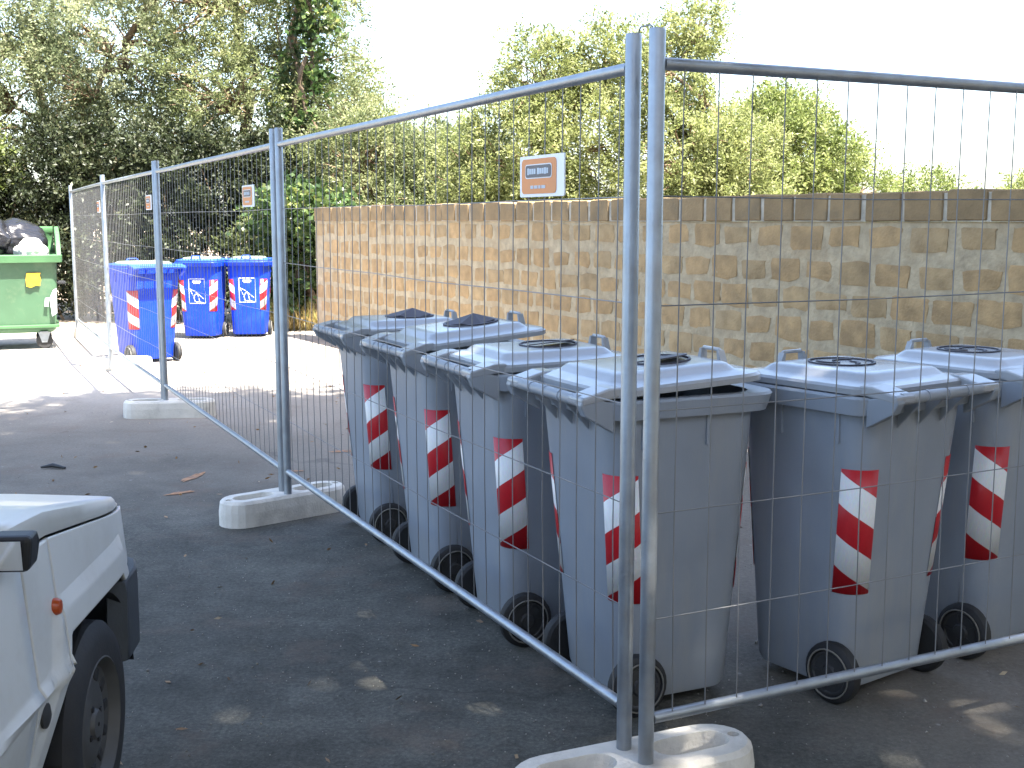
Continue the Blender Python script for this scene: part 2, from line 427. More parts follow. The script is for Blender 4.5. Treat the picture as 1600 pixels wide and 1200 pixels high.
def block_mesh(w, h, d, jit, m, name):
    """one hewn block: uneven outline, proud and slightly domed face"""
    pts = []
    for (cx, cz, a0) in ((w / 2, h / 2, 0), (-w / 2, h / 2, 90), (-w / 2, -h / 2, 180), (w / 2, -h / 2, 270)):
        r = random.uniform(0.008, 0.03)
        sx, sz = math.copysign(1, cx), math.copysign(1, cz)
        for k in range(2):
            a = R(a0 + 20 + 50 * k)
            pts.append((cx - sx * r + r * math.cos(a) + random.uniform(-jit, jit), cz - sz * r + r * math.sin(a) + random.uniform(-jit, jit)))
        if a0 in (0, 180): pts.append((random.uniform(-w / 5, w / 5), cz + random.uniform(-jit, jit) * 1.2))
    b = MB(); n = len(pts)
    vs = [(p[0], -0.03 * side, p[1]) for p in pts] + [(p[0], d * 0.55 * side, p[1]) for p in pts] + \
         [(p[0] * 0.93, d * side * random.uniform(0.85, 1.15), p[1] * 0.87) for p in pts] + [(random.uniform(-.03, .03), d * 1.25 * side, random.uniform(-.02, .02))]
    fs = [(i, (i + 1) % n, n + (i + 1) % n, n + i) for i in range(n)] + [(n + i, n + (i + 1) % n, 2 * n + (i + 1) % n, 2 * n + i) for i in range(n)]
    fs += [(2 * n + i, 2 * n + (i + 1) % n, 3 * n) for i in range(n)]
    b.add(vs, fs)
    return b.mesh(name, m, 50)
variants = [block_mesh(0.272 + random.uniform(-.035, .018), 0.138 + random.uniform(-.02, .012), random.uniform(0.003, 0.006), 0.013,
                       M['tuff'] if i % 3 else M['tuff_b'], "block") for i in range(14)]
rows = [CAP0 - 0.095 - (0 if i == 0 else 0.225 + 0.192 * (i - 1)) for i in range(8)]
spots = []
for ri, z in enumerate(rows):
    x = 0.16 + (0.15 if ri % 2 else 0) + random.uniform(-.03, .03)
    while x < WLEN - 0.14:
        spots.append((ri, x, z)); x += (0.335 if ri == 0 else 0.312) + random.uniform(-.014, .014)
spots.sort(key=lambda q: (q[0] > 5, q[1] > 11.5, q[1]))
rest = MB()
for i, (ri, x, z) in enumerate(spots):
    me = random.choice(variants)
    if i < 290:
        o = link("block", me, wall, (x, 0, z + random.uniform(-.006, .006)))
        o.scale = (random.uniform(0.9, 1.06), 1, random.uniform(0.9, 1.08))
        o.rotation_euler = (0, R(random.uniform(-1.5, 1.5)), 0)
    else:
        vs = [tuple(Vector((x, 0, z)) + v.co) for v in me.vertices]; rest.add(vs, [tuple(p.vertices) for p in me.polygons])
tag(rest.build("blocks_beyond", M['tuff'], wall, 50), kind='stuff') if rest.v else None
capv = []
for i in range(8):
    w, h = 0.278 + random.uniform(-.012, .010), CAPH
    b = MB(); dd = TH + 0.05
    r1 = random.uniform(-.004, .004)
    out = [(-w / 2, 0), (-w / 2, h - .012 + r1), (-w / 2 + .014, h + r1), (0, h + random.uniform(-.004, .006)), (w / 2 - .014, h - r1), (w / 2, h - .014 - r1), (w / 2, 0)]
    b.prism([(p[0] + random.uniform(-.003, .003), 0.026 * side, p[1]) for p in out], (0, -dd * side, 0))
    capv.append(b.mesh("coping_block", M['tuff_cap']))
x = 0.15; k = 0
while x < WLEN - 0.1:
    o = link("coping_block", random.choice(capv), wall, (x, random.uniform(-.004, .004), CAP0 + 0.002 + random.uniform(0, .007)))
    o.scale = (random.uniform(.95, 1.045), 1, random.uniform(.97, 1.03)); o.rotation_euler = (0, R(random.uniform(-.7, .7)), 0)
    bevel(o, 0.006, 1, 50)
    x += 0.303 + random.uniform(-.006, .006)

# ------------------------------------------------------------------ fence panels
def fence_panel(name, label, A, B, group, sec_posts=True):
    """welded mesh panel on two tube posts; A, B are the ground points of its posts"""
    A = Vector((A[0], A[1], 0)); B = Vector((B[0], B[1], 0)); L = (B - A).length; d = (B - A) / L
    t = thing(name, label, "fence panel", A, math.atan2(d.y, d.x), group)
    for x in (0, L):
        b = MB(); b.tube([(x, 0, 0.035), (x, 0, 1.995), (x, 0, 2.0)], [0.0205, 0.0205, 0.0185], 14)
        b.build("post", M['steel'], t, 40)
    for z, r in ((1.918, 0.0155), (0.25, 0.0155)):
        b = MB(); b.tube([(0.019, 0, z)] + [(L * f_, 0, z + random.uniform(-.0015, .0015)) for f_ in (0.2, 0.4, 0.6, 0.8)] + [(L - 0.019, 0, z)], r, 12)
        b.build("rail", M['steel'], t, 40)
    n = int(round((L - 0.09) / 0.103)); vme = {}
    for i in range(n):
        x = 0.075 + (L - 0.15) * i / (n - 1)
        v = i % 4
        if v not in vme:
            b = MB(); w = random.uniform(-.004, .004)
            b.tube([(0, -.009, 0.238), (w, -.004, 0.7), (w * .6, -.005, 1.3), (0, -.009, 1.925)], 0.0018, 5)
            vme[v] = b.mesh("vertical_wire", M['wire'], 60)
        link("vertical_wire", vme[v], t, (x, 0, 0))
    b = MB()
    b.tube([(0.012, -.0055, 0)] + [(L * f_, -.0015 + random.uniform(-.002, .002), random.uniform(-.006, .003)) for f_ in (0.2, 0.4, 0.6, 0.8)] + [(L - 0.012, -.0055, 0)], 0.0018, 5)
    hme = b.mesh("horizontal_wire", M['wire'], 60)
    for z in (0.52, 0.80, 1.065, 1.33, 1.60):
        link("horizontal_wire", hme, t, (0, 0, z))
    return t
P = {'P0L': (0.302, 3.03), 'P0R': (0.351, 2.945), 'P1a': (-1.208, 6.10), 'P1b': (-1.166, 6.03), 'P2a': (-2.785, 9.36), 'P2b': (-2.745, 9.285),
     'P3a': (-4.165, 12.20), 'P3b': (-4.135, 12.13), 'P4': (-5.80, 15.75), 'PR': (3.46, 4.47)}
FG = "welded wire mesh panels of the temporary fence"
fence_panel("mesh_fence", "nearest long wire mesh fence panel running along the left row of grey bins", P['P0L'], P['P1b'], FG)
fence_panel("mesh_fence", "second wire mesh fence panel from the camera, in front of the three blue bins", P['P1a'], P['P2b'], FG)
fence_panel("mesh_fence", "third wire mesh fence panel, left of the nearest blue bin", P['P2a'], P['P3b'], FG)
fence_panel("mesh_fence", "farthest wire mesh fence panel, ending beside the green dumpster", P['P3a'], P['P4'], FG)
fence_panel("mesh_fence", "wire mesh fence panel on the right in front of the two right hand grey bins", P['P0R'], P['PR'], FG)

# wire looped between the two corner posts
tw = MB()
a, c = Vector((*P['P0L'], 2.0)), Vector((*P['P0R'], 2.0))
tw.tube([a + Vector((0.012, 0, -0.02)), a + Vector((0.013, 0, 0.004)), a.lerp(c, .3) + Vector((0, 0, 0.012)), a.lerp(c, .7) + Vector((0, 0, 0.012)), c + Vector((-.012, 0, 0.004)), c + Vector((-.013, 0, -0.03))], 0.0022, 6)
tag(tw.build("tie_wire", M['wire'], None, 60), "thin bent tie wire joining the tops of the two corner posts", "wire")

# ------------------------------------------------------------------ concrete feet
def foot_mesh():
    L2, W2, H = 0.36, 0.115, 0.132
    bm = bmesh.new()
    def loop(pts, z): return [bm.verts.new((p[0], p[1], z)) for p in pts]
    def edges(vs): return [bm.edges.new((vs[i], vs[(i + 1) % len(vs)])) for i in range(len(vs))]
    def stadium(cx, a, r, n=8, cy=0):
        o = []
        for k in range(n + 1):
            t = -PI / 2 + PI * k / n; o.append((cx + a + r * math.cos(t), cy + r * math.sin(t)))
        for k in range(n + 1):
            t = PI / 2 + PI * k / n; o.append((cx - a + r * math.cos(t), cy + r * math.sin(t)))
        return o
    outer = stadium(0, L2 - W2, W2, 10)
    inset = lambda k: [(p[0] * (1 - k / L2), p[1] * (1 - k / W2)) for p in outer]
    base = loop(outer, 0); mid = loop(outer, H * 0.55); up = loop(inset(0.006), H - 0.014); top = loop(inset(0.018), H)
    for a_, b_ in ((base, mid), (mid, up), (up, top)):
        for i in range(len(a_)):
            j = (i + 1) % len(a_); bm.faces.new((a_[i], a_[j], b_[j], b_[i]))
    bm.faces.new(list(reversed(base)))
    holes = [(stadium(-0.175, 0.065, 0.05), 0.075), (stadium(0.175, 0.065, 0.05), 0.075), (stadium(-0.313, 0.0, 0.017), 0.04), (stadium(0.313, 0.0, 0.017), 0.04)]
    hole_tops = []
    for hp, dep in holes:
        cx = sum(p[0] for p in hp) / len(hp)
        t_ = loop(hp, H); lo = loop([((p[0] - cx) * 0.86 + cx, p[1] * 0.82) for p in hp], H - dep)
        hole_tops.append(t_)
        for i in range(len(t_)):
            j = (i + 1) % len(t_); bm.faces.new((t_[j], t_[i], lo[i], lo[j]))
        bm.faces.new(lo)
    from mathutils.geometry import delaunay_2d_cdt, intersect_point_tri_2d
    loops = [top] + hole_tops; allv = [v for lp in loops for v in lp]; ed = []; o_ = 0
    for lp in loops:
        ed += [(o_ + i, o_ + (i + 1) % len(lp)) for i in range(len(lp))]; o_ += len(lp)
    def inside(p, poly):
        c = False
        for i in range(len(poly)):
            x1, y1 = poly[i]; x2, y2 = poly[i - 1]
            if (y1 > p[1]) != (y2 > p[1]) and p[0] < (x2 - x1) * (p[1] - y1) / (y2 - y1) + x1: c = not c
        return c
    res = delaunay_2d_cdt([Vector((v.co.x, v.co.y)) for v in allv], ed, [], 0, 1e-6)
    for f_ in res[2]:
        cx_ = sum(res[0][i].x for i in f_) / len(f_); cy_ = sum(res[0][i].y for i in f_) / len(f_)
        if any(inside((cx_, cy_), hp) for hp, _ in holes): continue
        bm.faces.new([allv[res[3][i][0]] for i in f_])
    bmesh.ops.recalc_face_normals(bm, faces=bm.faces)
    me = bpy.data.meshes.new("concrete_foot"); bm.to_mesh(me); bm.free()
    me.materials.append(M['concrete'])
    for p in me.polygons: p.use_smooth = False
    return me
fme = foot_mesh()
FG2 = "concrete feet of the temporary fence"
feet = [((0.327, 2.99), 24, "nearest concrete fence foot, under the two corner posts"),
        ((-1.20, 6.09), 40, "concrete fence foot with two oval holes beside the wheels of the farthest grey bin"),
        ((-2.72, 9.30), 6, "concrete fence foot at the edge of the tree shade, below the second post pair"),
        ((-4.12, 12.28), 2, "sunlit concrete fence foot in front of the nearest blue bin"),
        ((-5.66, 15.82), 4, "farthest concrete fence foot, beside the green dumpster")]
for (xy, rz, lab) in feet:
    o = link("concrete_foot", fme, None, (xy[0], xy[1], 0)); o.rotation_euler = (0, 0, R(rz))
    tag(o, lab, "fence foot", FG2)

# ------------------------------------------------------------------ fence signs
def sign(A, B, frac, z, label, off):
    A = Vector((A[0], A[1], 0)); B = Vector((B[0], B[1], 0)); d = (B - A).normalized()
    t = thing("fence_sign", label, "sign", A + (B - A) * frac + Vector((0, 0, z)), math.atan2(d.y, d.x), "orange and white maker's signs on the fence panels")
    W, H = 0.275, 0.118
    def slab(hx, hz, cx, cz, y, th, r):
        p = [(q[0] + cx, y, q[1] + cz) for q in rrect(hx, -hz, hz, r, 4)]
        return MB().prism(p, (0, th, 0))
    # the printed side looks along local +y (towards the road side, left of A->B)
    s = off
    slab(W / 2, H / 2, 0, 0, s * 0.006, s * 0.004, 0.006).build("plate", M['sign_white'], t)
    cx = 0.016 if s > 0 else -0.016
    pr = slab(0.108, 0.050, cx, 0, s * 0.0102, s * 0.0012, 0.014).build("orange_print", M['sign_orange'], t)
    slab(0.083, 0.0205, cx, 0.014, s * 0.0116, s * 0.0008, 0.010).build("badge_border", M['sign_white'], pr)
    slab(0.079, 0.0175, cx, 0.014, s * 0.0126, s * 0.0008, 0.009).build("badge", M['sign_black'], pr)
    b = MB(); xx = -0.066
    for w_, h_ in ((.010, .032), (.012, .026), (.012, .026), (.011, .026), (.004, 0), (.013, .030), (.011, .026), (.012, .026), (.013, .030), (.010, .026)):
        if h_: 
            b.box((cx + (xx + w_ / 2) * (-s), s * 0.0138, 0.014), (w_, 0.0008, h_ * .6))
        xx += w_ + 0.0025
    b.build("lettering", M['sign_grey'], pr)
    b = MB(); xx = -0.05
    for w_ in (.018, .022, .014, .024): b.box((cx + (xx + w_ / 2) * (-s), s * 0.0118, -0.031), (w_, 0.0008, 0.009)); xx += w_ + .005
    b.build("small_print", M['sign_grey'], pr)
    return t
SIGN_T = 0.142
sign(P['P0L'], P['P1b'], SIGN_T, 1.668, "largest orange and white sign with a dark badge, on the nearest fence panel", 1)
sign(P['P1a'], P['P2b'], 0.15, 1.675, "small orange and white sign just left of the middle post pair", 1)
sign(P['P2a'], P['P3b'], 0.09, 1.685, "orange and white sign half hidden behind the fence post above the nearest blue bin", 1)
sign(P['P3a'], P['P4'], 0.10, 1.685, "farthest orange and white sign, beside the left end of the fence", 1)

# ------------------------------------------------------------------ wheelie bins
AXLE_Y = -0.12
def body_ring(z):
    f_ = (z - 0.045) / (0.965 - 0.045)
    hx = 0.215 + (0.262 - 0.215) * f_; yf = 0.250 + (0.300 - 0.250) * f_; yr = -0.155 + (-0.235 + 0.155) * f_
    return hx, yr, yf
def ring_at(z, grow=0.0, recess=False, r=0.075):
    hx, yr, yf = body_ring(z)
    pts = []
    rr_ = rrect(hx + grow, yr - grow, yf + grow, r, 6)
    ys = [0.02, -0.005, -0.012, -0.03, -0.06, -0.09]
    rr_ = rr_[:14] + [(-hx - grow, y) for y in ys] + rr_[14:] + [(hx + grow, y) for y in reversed(ys)]
    for (x, y) in rr_:
        pts.append((x, y, z))
    return pts

def make_bin(name, label, group, body_m, lid_m, rim_m, top_m, hole='ring', pictogram=False, lid_front=0.325):
    t = thing(name, label, "wheelie bin", (0, 0, 0), 0, group)
    b = MB()
    shrink = [(p[0] * .97, p[1] * .97, 0.04) for p in ring_at(0.045, 0, True)]
    rings = [shrink] + [ring_at(0.06), ring_at(0.30), ring_at(0.55), ring_at(0.80), ring_at(0.955)]
    rings += [ring_at(0.96, -0.012), ring_at(0.70, -0.03)]
    b.loft(rings, True)
    # short stiffening ribs under the rim
    for sx in (-1, 1):
        for y in (-0.13, 0.10):
            hx, _, _ = body_ring(0.89); b.box((sx * (hx + 0.002), y, 0.905), (0.010, 0.009, 0.10))
    for x in (-0.12, 0.12):
        _, yr, yf = body_ring(0.89); b.box((x, yf + 0.002, 0.905), (0.009, 0.010, 0.10)); 
    b.build("body", body_m, t, 35)
    # rim flange
    def flange(z, g, front=0.0):
        return [(p[0], p[1] + (front * max(0, p[1]) / 0.26), z) for p in ring_at(0.965, g, False, 0.085)]
    b = MB()
    b.loft([flange(0.948, 0.004), flange(0.952, 0.024, 0.015), flange(1.002, 0.030, 0.025), flange(1.010, 0.025, 0.025), flange(1.010, -0.008), flange(0.96, -0.012)], False)
    b.build("rim", rim_m, t, 35)
    # hinge handle along the back with its wedge brackets
    HY, HZ = -0.325, 1.012
    b = MB(); b.tube([(-0.225, HY, HZ), (-0.08, HY, HZ), (0.08, HY, HZ), (0.225, HY, HZ)], 0.0185, 12)
    for x in (-0.10, 0.0, 0.10): b.tube([(x - .006, HY, HZ), (x + .006, HY, HZ)], 0.0205, 12)
    b.build("handle", rim_m, t, 40)
    for x, w in ((-0.25, 0.034), (0.25, 0.034), (-0.11, 0.010), (0.0, 0.010), (0.11, 0.010)):
        b = MB()
        if w > 0.02:
            poly = [(x - w / 2, -0.235, 0.915), (x - w / 2, -0.235, 1.005), (x - w / 2, HY - 0.012, 1.028), (x - w / 2, HY - 0.022, 1.003), (x - w / 2, HY - 0.005, 0.970)]
        else:
            poly = [(x - w / 2, -0.235, 0.90), (x - w / 2, -0.235, 1.0), (x - w / 2, HY + 0.004, 1.012), (x - w / 2, HY + 0.002, 0.995)]
        b.prism(poly, (w, 0, 0))
        bevel(b.build("hinge_bracket", rim_m, t), 0.004, 2)
    # lid, hinged on the handle (its origin is the hinge line)
    def lr(inset, z, yr=-0.262, yf=lid_front, r=0.085, hx=0.278):
        return [(p[0], p[1] - HY, z) for p in rrect(hx - inset, yr + inset, yf - inset, max(0.03, r - inset * .5), 6)]
    z0 = 0.001
    b = MB()
    b.loft([lr(0.012, z0), lr(0.0, z0 + .001), lr(0.0, z0 + 0.018), lr(0.008, z0 + 0.026), lr(0.058, z0 + 0.033), lr(0.068, z0 + 0.035), lr(0.086, z0 + 0.050), lr(0.096, z0 + 0.055), lr(0.13, z0 + 0.057)], True)
    lid = b.build("lid", [lid_m], t, 32, (0, HY, HZ))
    if top_m is not None:
        lid.data.materials.append(top_m)
        for p in lid.data.polygons:
            if p.normal.z > 0.6 and p.center.z > z0 + 0.036: p.material_index = 1
    for sx in (-1, 1):                       # hinge ears
        b = MB()
        x0 = sx * 0.175; x1 = sx * 0.268
        b.prism([(x0, -0.018, -0.012), (x0, -0.018, 0.012), (x0, 0.075, 0.034), (x0, 0.12, 0.033), (x0, 0.12, 0.004)], (x1 - x0, 0, 0))
        bevel(b.build("hinge_ear", lid_m, lid), 0.006, 2)
    b = MB()                                  # grip at the front of the lid
    gy = lid_front - HY - 0.035
    b.tube([(-0.062, gy, z0 + .028), (-0.05, gy, z0 + .070), (-0.044, gy, z0 + .075), (0.044, gy, z0 + .075), (0.05, gy, z0 + .070), (0.062, gy, z0 + .028)], 0.0065, 8)
    for sx in (-1, 1): b.prism([(sx * .075, gy - .012, z0 + .027), (sx * .050, gy - .012, z0 + .027), (sx * .044, gy - .012, z0 + .073), (sx * .054, gy - .012, z0 + .073)], (0, .024, 0))
    b.build("lid_grip", lid_m, lid, 40)
    cy = -HY + 0.075; zt = z0 + 0.057
    if hole == 'ring':
        b = MB(); n = 32
        for (ra, rb, zz) in ((0.104, 0.111, 0.005),):
            prof = [(ra, zt - .002), (ra, zt + zz), (rb, zt + zz), (rb, zt - .002)]
            rings = [[(r_ * math.cos(2 * PI * j / n), cy + r_ * math.sin(2 * PI * j / n), o_) for j in range(n)] for r_, o_ in prof]
            b.loft(rings, False)
        for k in range(3):                    # three broad curved arms inside the ring
            a0 = R(120 * k + 15); poly = []
            for q in range(7):
                a_ = a0 + R(75) * q / 6; rr_ = 0.085 - 0.045 * q / 6; poly.append((rr_ * math.cos(a_), cy + rr_ * math.sin(a_), zt + .001))
            for q in range(6, -1, -1):
                a_ = a0 + R(75) * q / 6; rr_ = 0.072 - 0.045 * q / 6; poly.append((max(.008, rr_) * math.cos(a_), cy + max(.008, rr_) * math.sin(a_), zt + .001))
            b.prism(poly, (0, 0, 0.004))
        b.build("filling_hole", M['flap'], lid)
    elif hole == 'raised':
        b = MB(); n = 12
        ap = (0.015, cy + 0.01, zt + 0.042); base = len(b.v)      # rubber petals pushed up into a low peak
        rim_ = [((0.112 if k % 2 == 0 else 0.100) * math.cos(2 * PI * k / 16), cy + (0.112 if k % 2 == 0 else 0.100) * math.sin(2 * PI * k / 16), zt + .004 + .004 * (k % 3)) for k in range(16)]
        b.v += rim_ + [ap]; b.f += [(base + k, base + (k + 1) % 16, base + 16) for k in range(16)]
        b.loft([[(r_ * math.cos(2 * PI * j / 24), cy + r_ * math.sin(2 * PI * j / 24), o_) for j in range(24)] for r_, o_ in ((.105, zt - .002), (.105, zt + .006), (.12, zt + .006), (.12, zt - .002))], False)
        o = b.build("filling_hole", M['flap'], lid)
        s_ = o.modifiers.new("thick", 'SOLIDIFY'); s_.thickness = 0.003
    elif hole == 'sunk':
        b = MB(); b.lathe([(0.104, zt - .002), (0.104, zt + .005), (0.111, zt + .005), (0.111, zt - .002)], 32, 'z', (0, cy, 0), False)
        arc = [(0.10 * math.cos(R(-70) + R(180) * k / 12), 0.10 * math.sin(R(-70) + R(180) * k / 12)) for k in range(13)]
        b.prism([(p[0], cy + p[1], zt + .004 + max(0, .14 * (p[0] * .94 + p[1] * .34))) for p in arc], (0, 0, .004))
        b.build("filling_hole", M['flap'], lid, 40)
    # wheels on their axle
    AX = AXLE_Y
    b = MB(); b.tube([(-0.2, AX, 0.1), (0.2, AX, 0.1)], 0.011, 8); b.build("axle", M['rubber'], t, 40)
    for sx in (-1, 1):
        b = MB()
        prof = [(0.050, .195), (0.088, .195), (0.098, .203), (0.100, .212), (0.100, .226), (0.098, .235), (0.088, .243), (0.078, .244), (0.074, .236), (0.03, .235)]
        prof = [(q, sx * (w + .012)) for q, w in prof]
        b.lathe(prof, 28, 'x', (0, AX, 0.1)); wh = b.build("wheel", M['rubber'], t, 35)
        b = MB(); b.lathe([(q, sx * (w + .012)) for q, w in ((0.071, .2365), (0.071, .241), (0.064, .2415), (0.060, .238), (0.03, .239), (0.024, .247), (0.006, .248))], 24, 'x', (0, AX, 0.1))
        for k in range(5):
            a_ = 2 * PI * k / 5; b.box((sx * .251, AX + .045 * math.cos(a_), .1 + .045 * math.sin(a_)), (.006, .04, .009), Matrix.Rotation(a_, 3, 'X'))
        b.build("hub", M['hub'], wh, 35)
        ro = sx * .2575; b = MB(); b.tube([(ro, AX + .079 * math.cos(2 * PI * k / 28), .1 + .079 * math.sin(2 * PI * k / 28)) for k in range(29)], .0028, 6); b.build("rim_ring", M['ring'], wh, 60)
    # reflective tape round each corner
    for ci in range(4):
        me = bpy.data.meshes.new("reflective_tape")
        vs, fs, uvs = [], [], []
        zs = (0.365, 0.57, 0.775); ns = 10
        for z in zs:
            hx, yr, yf = body_ring(z); r_ = 0.075; g = 0.0018
            cx, cy_, a0 = ((hx - r_, yf - r_, 0), (-hx + r_, yf - r_, 90), (-hx + r_, yr + r_, 180), (hx - r_, yr + r_, 270))[ci]
            # round the back corners; at the front mostly on the front face, just turning the corner
            b0, b1, e0, e1 = (((42, 90, 0, .045), (0, 48, .045, 0)) if not pictogram else ((0, 90, 0, 0), (0, 90, 0, 0)))[ci] if ci < 2 else (0, 90, 0, 0)
            path = [(R(a0 + b0 + (b1 - b0) * k / 8), 0.0) for k in range(9)]
            path = ([(path[0][0], -e0)] if e0 else [(path[0][0], 0.0)]) + path + ([(path[-1][0], e1)] if e1 else [(path[-1][0], 0.0)])
            for k, (a_, ex) in enumerate(path):
                eps = 0.0004 * (k - 5)
                vs.append((cx + (r_ + g) * math.cos(a_) - math.sin(a_) * (ex + eps), cy_ + (r_ + g) * math.sin(a_) + math.cos(a_) * (ex + eps), z))
        for j in range(len(zs) - 1):
            for k in range(ns):
                q = (j * (ns + 1) + k, j * (ns + 1) + k + 1, (j + 1) * (ns + 1) + k + 1, (j + 1) * (ns + 1) + k); fs.append(q)
                uvs += [(k / ns, 2 - j), ((k + 1) / ns, 2 - j), ((k + 1) / ns, 1 - j), (k / ns, 1 - j)]
        me.from_pydata(vs, [], fs)
        ul = me.uv_layers.new(name="UVMap")
        for i_, q in enumerate(uvs): ul.data[i_].uv = (q[0], q[1])
        me.materials.append(M['tape'] if ci in (1, 3) else M['tape2'])
        for p_ in me.polygons: p_.use_smooth = True
        o = link("reflective_tape", me, t); s_ = o.modifiers.new("thick", 'SOLIDIFY'); s_.thickness = 0.0012; s_.offset = 1
    if pictogram:
        b = MB()
        def yfront(z): return body_ring(z)[2] + 0.0015
        def stroke(p, q, w=0.007):
            p = Vector((p[0], 0, p[1])); q = Vector((q[0], 0, q[1])); d_ = (q - p).normalized(); n_ = Vector((-d_.z, 0, d_.x)) * w / 2
            poly = [p - n_, q - n_, q + n_, p + n_]
            b.prism([(v_.x, yfront(v_.z), v_.z) for v_ in poly], (0, 0.001, 0))
        x0_, x1_, z0_, z1_ = -0.105, 0.105, 0.47, 0.79
        for p, q in (((x0_, z0_), (x1_, z0_)), ((x1_, z0_), (x1_, z1_)), ((x1_, z1_), (x0_, z1_)), ((x0_, z1_), (x0_, z0_)),
                     ((x1_ - .01, .66), (.03, .63)), ((.03, .63), (-.085, .53)), ((x1_ - .02, .64), (.055, .57)),
                     ((.03, .49), (.045, .55)), ((.045, .55), (.02, .60)), ((.02, .60), (-.01, .585)), ((-.01, .585), (-.03, .49)), ((-.03, .49), (.03, .49)), ((-.03, .49), (-.09, .475))):
            stroke(p, q)
        stroke((.055, .755), (-.055, .755), 0.022); stroke((.04, .735), (-.04, .735), 0.014)
        b.build("pictogram", M['white_print'], t)
    return t

GG = "grey wheelie bins inside the fence"
E_POSE = (1.150, 3.885, R(36.0)); D_POSE = (0.405, 3.80, R(-65.5))
def put(o, x, y, rz): o.location = (x, y, 0); o.rotation_euler = (0, 0, rz)
binE = make_bin("wheelie_bin", "grey wheelie bin right of the corner posts with a ringed hole in its closed lid", GG, M['grey_plastic'], M['grey_lid'], M['grey_plastic'], None, 'ring')
put(binE, *E_POSE)
binF = copy_tree(binE); put(binF, E_POSE[0] + 0.572, E_POSE[1] + 0.385, R(35.0))
binF["label"] = "grey wheelie bin cut off by the right edge of the photo"
binD = make_bin("wheelie_bin", "grey wheelie bin directly behind the two corner posts, lid slightly raised at the front", GG, M['grey_plastic'], M['grey_lid'], M['grey_plastic'], None, 'sunk')
put(binD, *D_POSE)
binB = make_bin("wheelie_bin", "third grey bin from the corner in the left row, lid ajar, rubber flap peaked", GG, M['grey_plastic'], M['grey_lid'], M['grey_plastic'], None, 'raised')
put(binB, D_POSE[0] - 0.645, D_POSE[1] + 1.262, R(-64.0))
binC = copy_tree(binD); put(binC, D_POSE[0] - 0.337, D_POSE[1] + 0.619, R(-67.0))
binC["label"] = "second grey bin from the corner posts in the left row, lid shut"
binA = copy_tree(binB); put(binA, D_POSE[0] - 0.978, D_POSE[1] + 2.0, R(-66.0))
binA["label"] = "farthest grey bin at the left end of its row, next to the middle fence foot"
def lid_of(o): return [c for c in o.children if c.name.startswith("lid")][0]
lid_of(binD).rotation_euler = (R(3.0), 0, 0)
lid_of(binC).rotation_euler = (R(1.2), 0, 0)
lid_of(binB).rotation_euler = (R(5.0), 0, 0)
lid_of(binA).rotation_euler = (R(0.6), 0, 0)

BG = "blue wheelie bins beyond the fence"
blA = make_bin("wheelie_bin", "nearest blue wheelie bin, standing behind the third fence panel with a pale lid", BG, M['blue_plastic'], M['blue_lid'], M['blue_plastic'], M['lid_dust'], 'none')
put(blA, -4.03, 13.05, R(39)); blA.scale = (1.12, 1.22, 1.03)
blB = make_bin("wheelie_bin", "middle blue bin with a white framed paper symbol, left of the other one bearing it", BG, M['blue_plastic'], M['blue_lid'], M['blue_plastic'], M['lid_dust'], 'none', True)
put(blB, -4.09, 15.75, R(176))
blC = copy_tree(blB); put(blC, -3.53, 16.0, R(184)); blC["label"] = "rightmost blue bin, its white paper symbol scratched, next to the ivy"

# ------------------------------------------------------------------ green dumpster with its bags
dm = thing("dumpster", "faded green four wheeled dumpster overflowing with rubbish bags at the left edge", "dumpster", (-6.29, 14.45, 0), R(22))
b = MB()
def dring(z, hx, y0, y1, r=0.06): return [(p[0], p[1], z) for p in rrect(hx, y0, y1, r, 4)]
b.loft([dring(0.20, .62, -.36, .36), dring(0.24, .66, -.40, .40), dring(0.60, .685, -.45, .44), dring(1.08, .70, -.50, .48), dring(1.085, .66, -.46, .44), dring(0.70, .60, -.40, .38)], True)
b.build("tub", M['green_metal'], dm, 35)
b = MB(); b.loft([dring(1.045, .71, -.51, .49), dring(1.05, .76, -.56, .52), dring(1.13, .765, -.565, .525), dring(1.14, .75, -.55, .51), dring(1.14, .67, -.47, .45), dring(1.08, .66, -.46, .44)], False)
b.build("rim", M['green_rim'], dm, 35)
b = MB(); b.loft([dring(0.255, .675, -.42, .41), dring(0.265, .70, -.445, .43), dring(0.29, .70, -.445, .43), dring(.30, .675, -.42, .41)], False)
b.build("base_band", M['green_rim'], dm, 35)
for sx in (-1, 1):                       # raised end cheeks that carry the lid
    b = MB(); b.prism([(sx * .70, -.44, 1.13), (sx * .70, .46, 1.13), (sx * .70, .50, 1.45), (sx * .70, .30, 1.47), (sx * .70, -.1, 1.38), (sx * .70, -.36, 1.24)], (sx * .055, 0, 0))
    bevel(b.build("end_cheek", M['green_rim'], dm), 0.012, 2)
b = MB(); b.loft([[(x_, .50 + .06 * math.sin(k / 5 * PI), 1.13 + .34 * k / 5) for x_ in (-.69, .69)] for k in range(6)], False, False)
o = b.build("lid_slat", M['green_rim'], dm, 40); s_ = o.modifiers.new("thick", 'SOLIDIFY'); s_.thickness = 0.03
for sx in (-1, 1):
    for y in (-.33, .33):
        b = MB(); b.lathe([(0.03, -.025), (0.085, -.025), (0.095, -.015), (0.095, .015), (0.085, .025), (0.03, .025)], 20, 'y', (sx * .52, y, 0.096)); w_ = b.build("caster", M['rubber'], dm, 35)
        b = MB(); 
        for q in (-1, 1): b.prism([(sx * .52 - .03, y + q * .034, .08), (sx * .52 + .03, y + q * .034, .08), (sx * .52 + .07, y + q * .034, .205), (sx * .52 - .07, y + q * .034, .205)], (0, q * .006, 0))
        b.box((sx * .52, y, .208), (.09, .16, .012)); b.build("fork", M['steel'], w_)
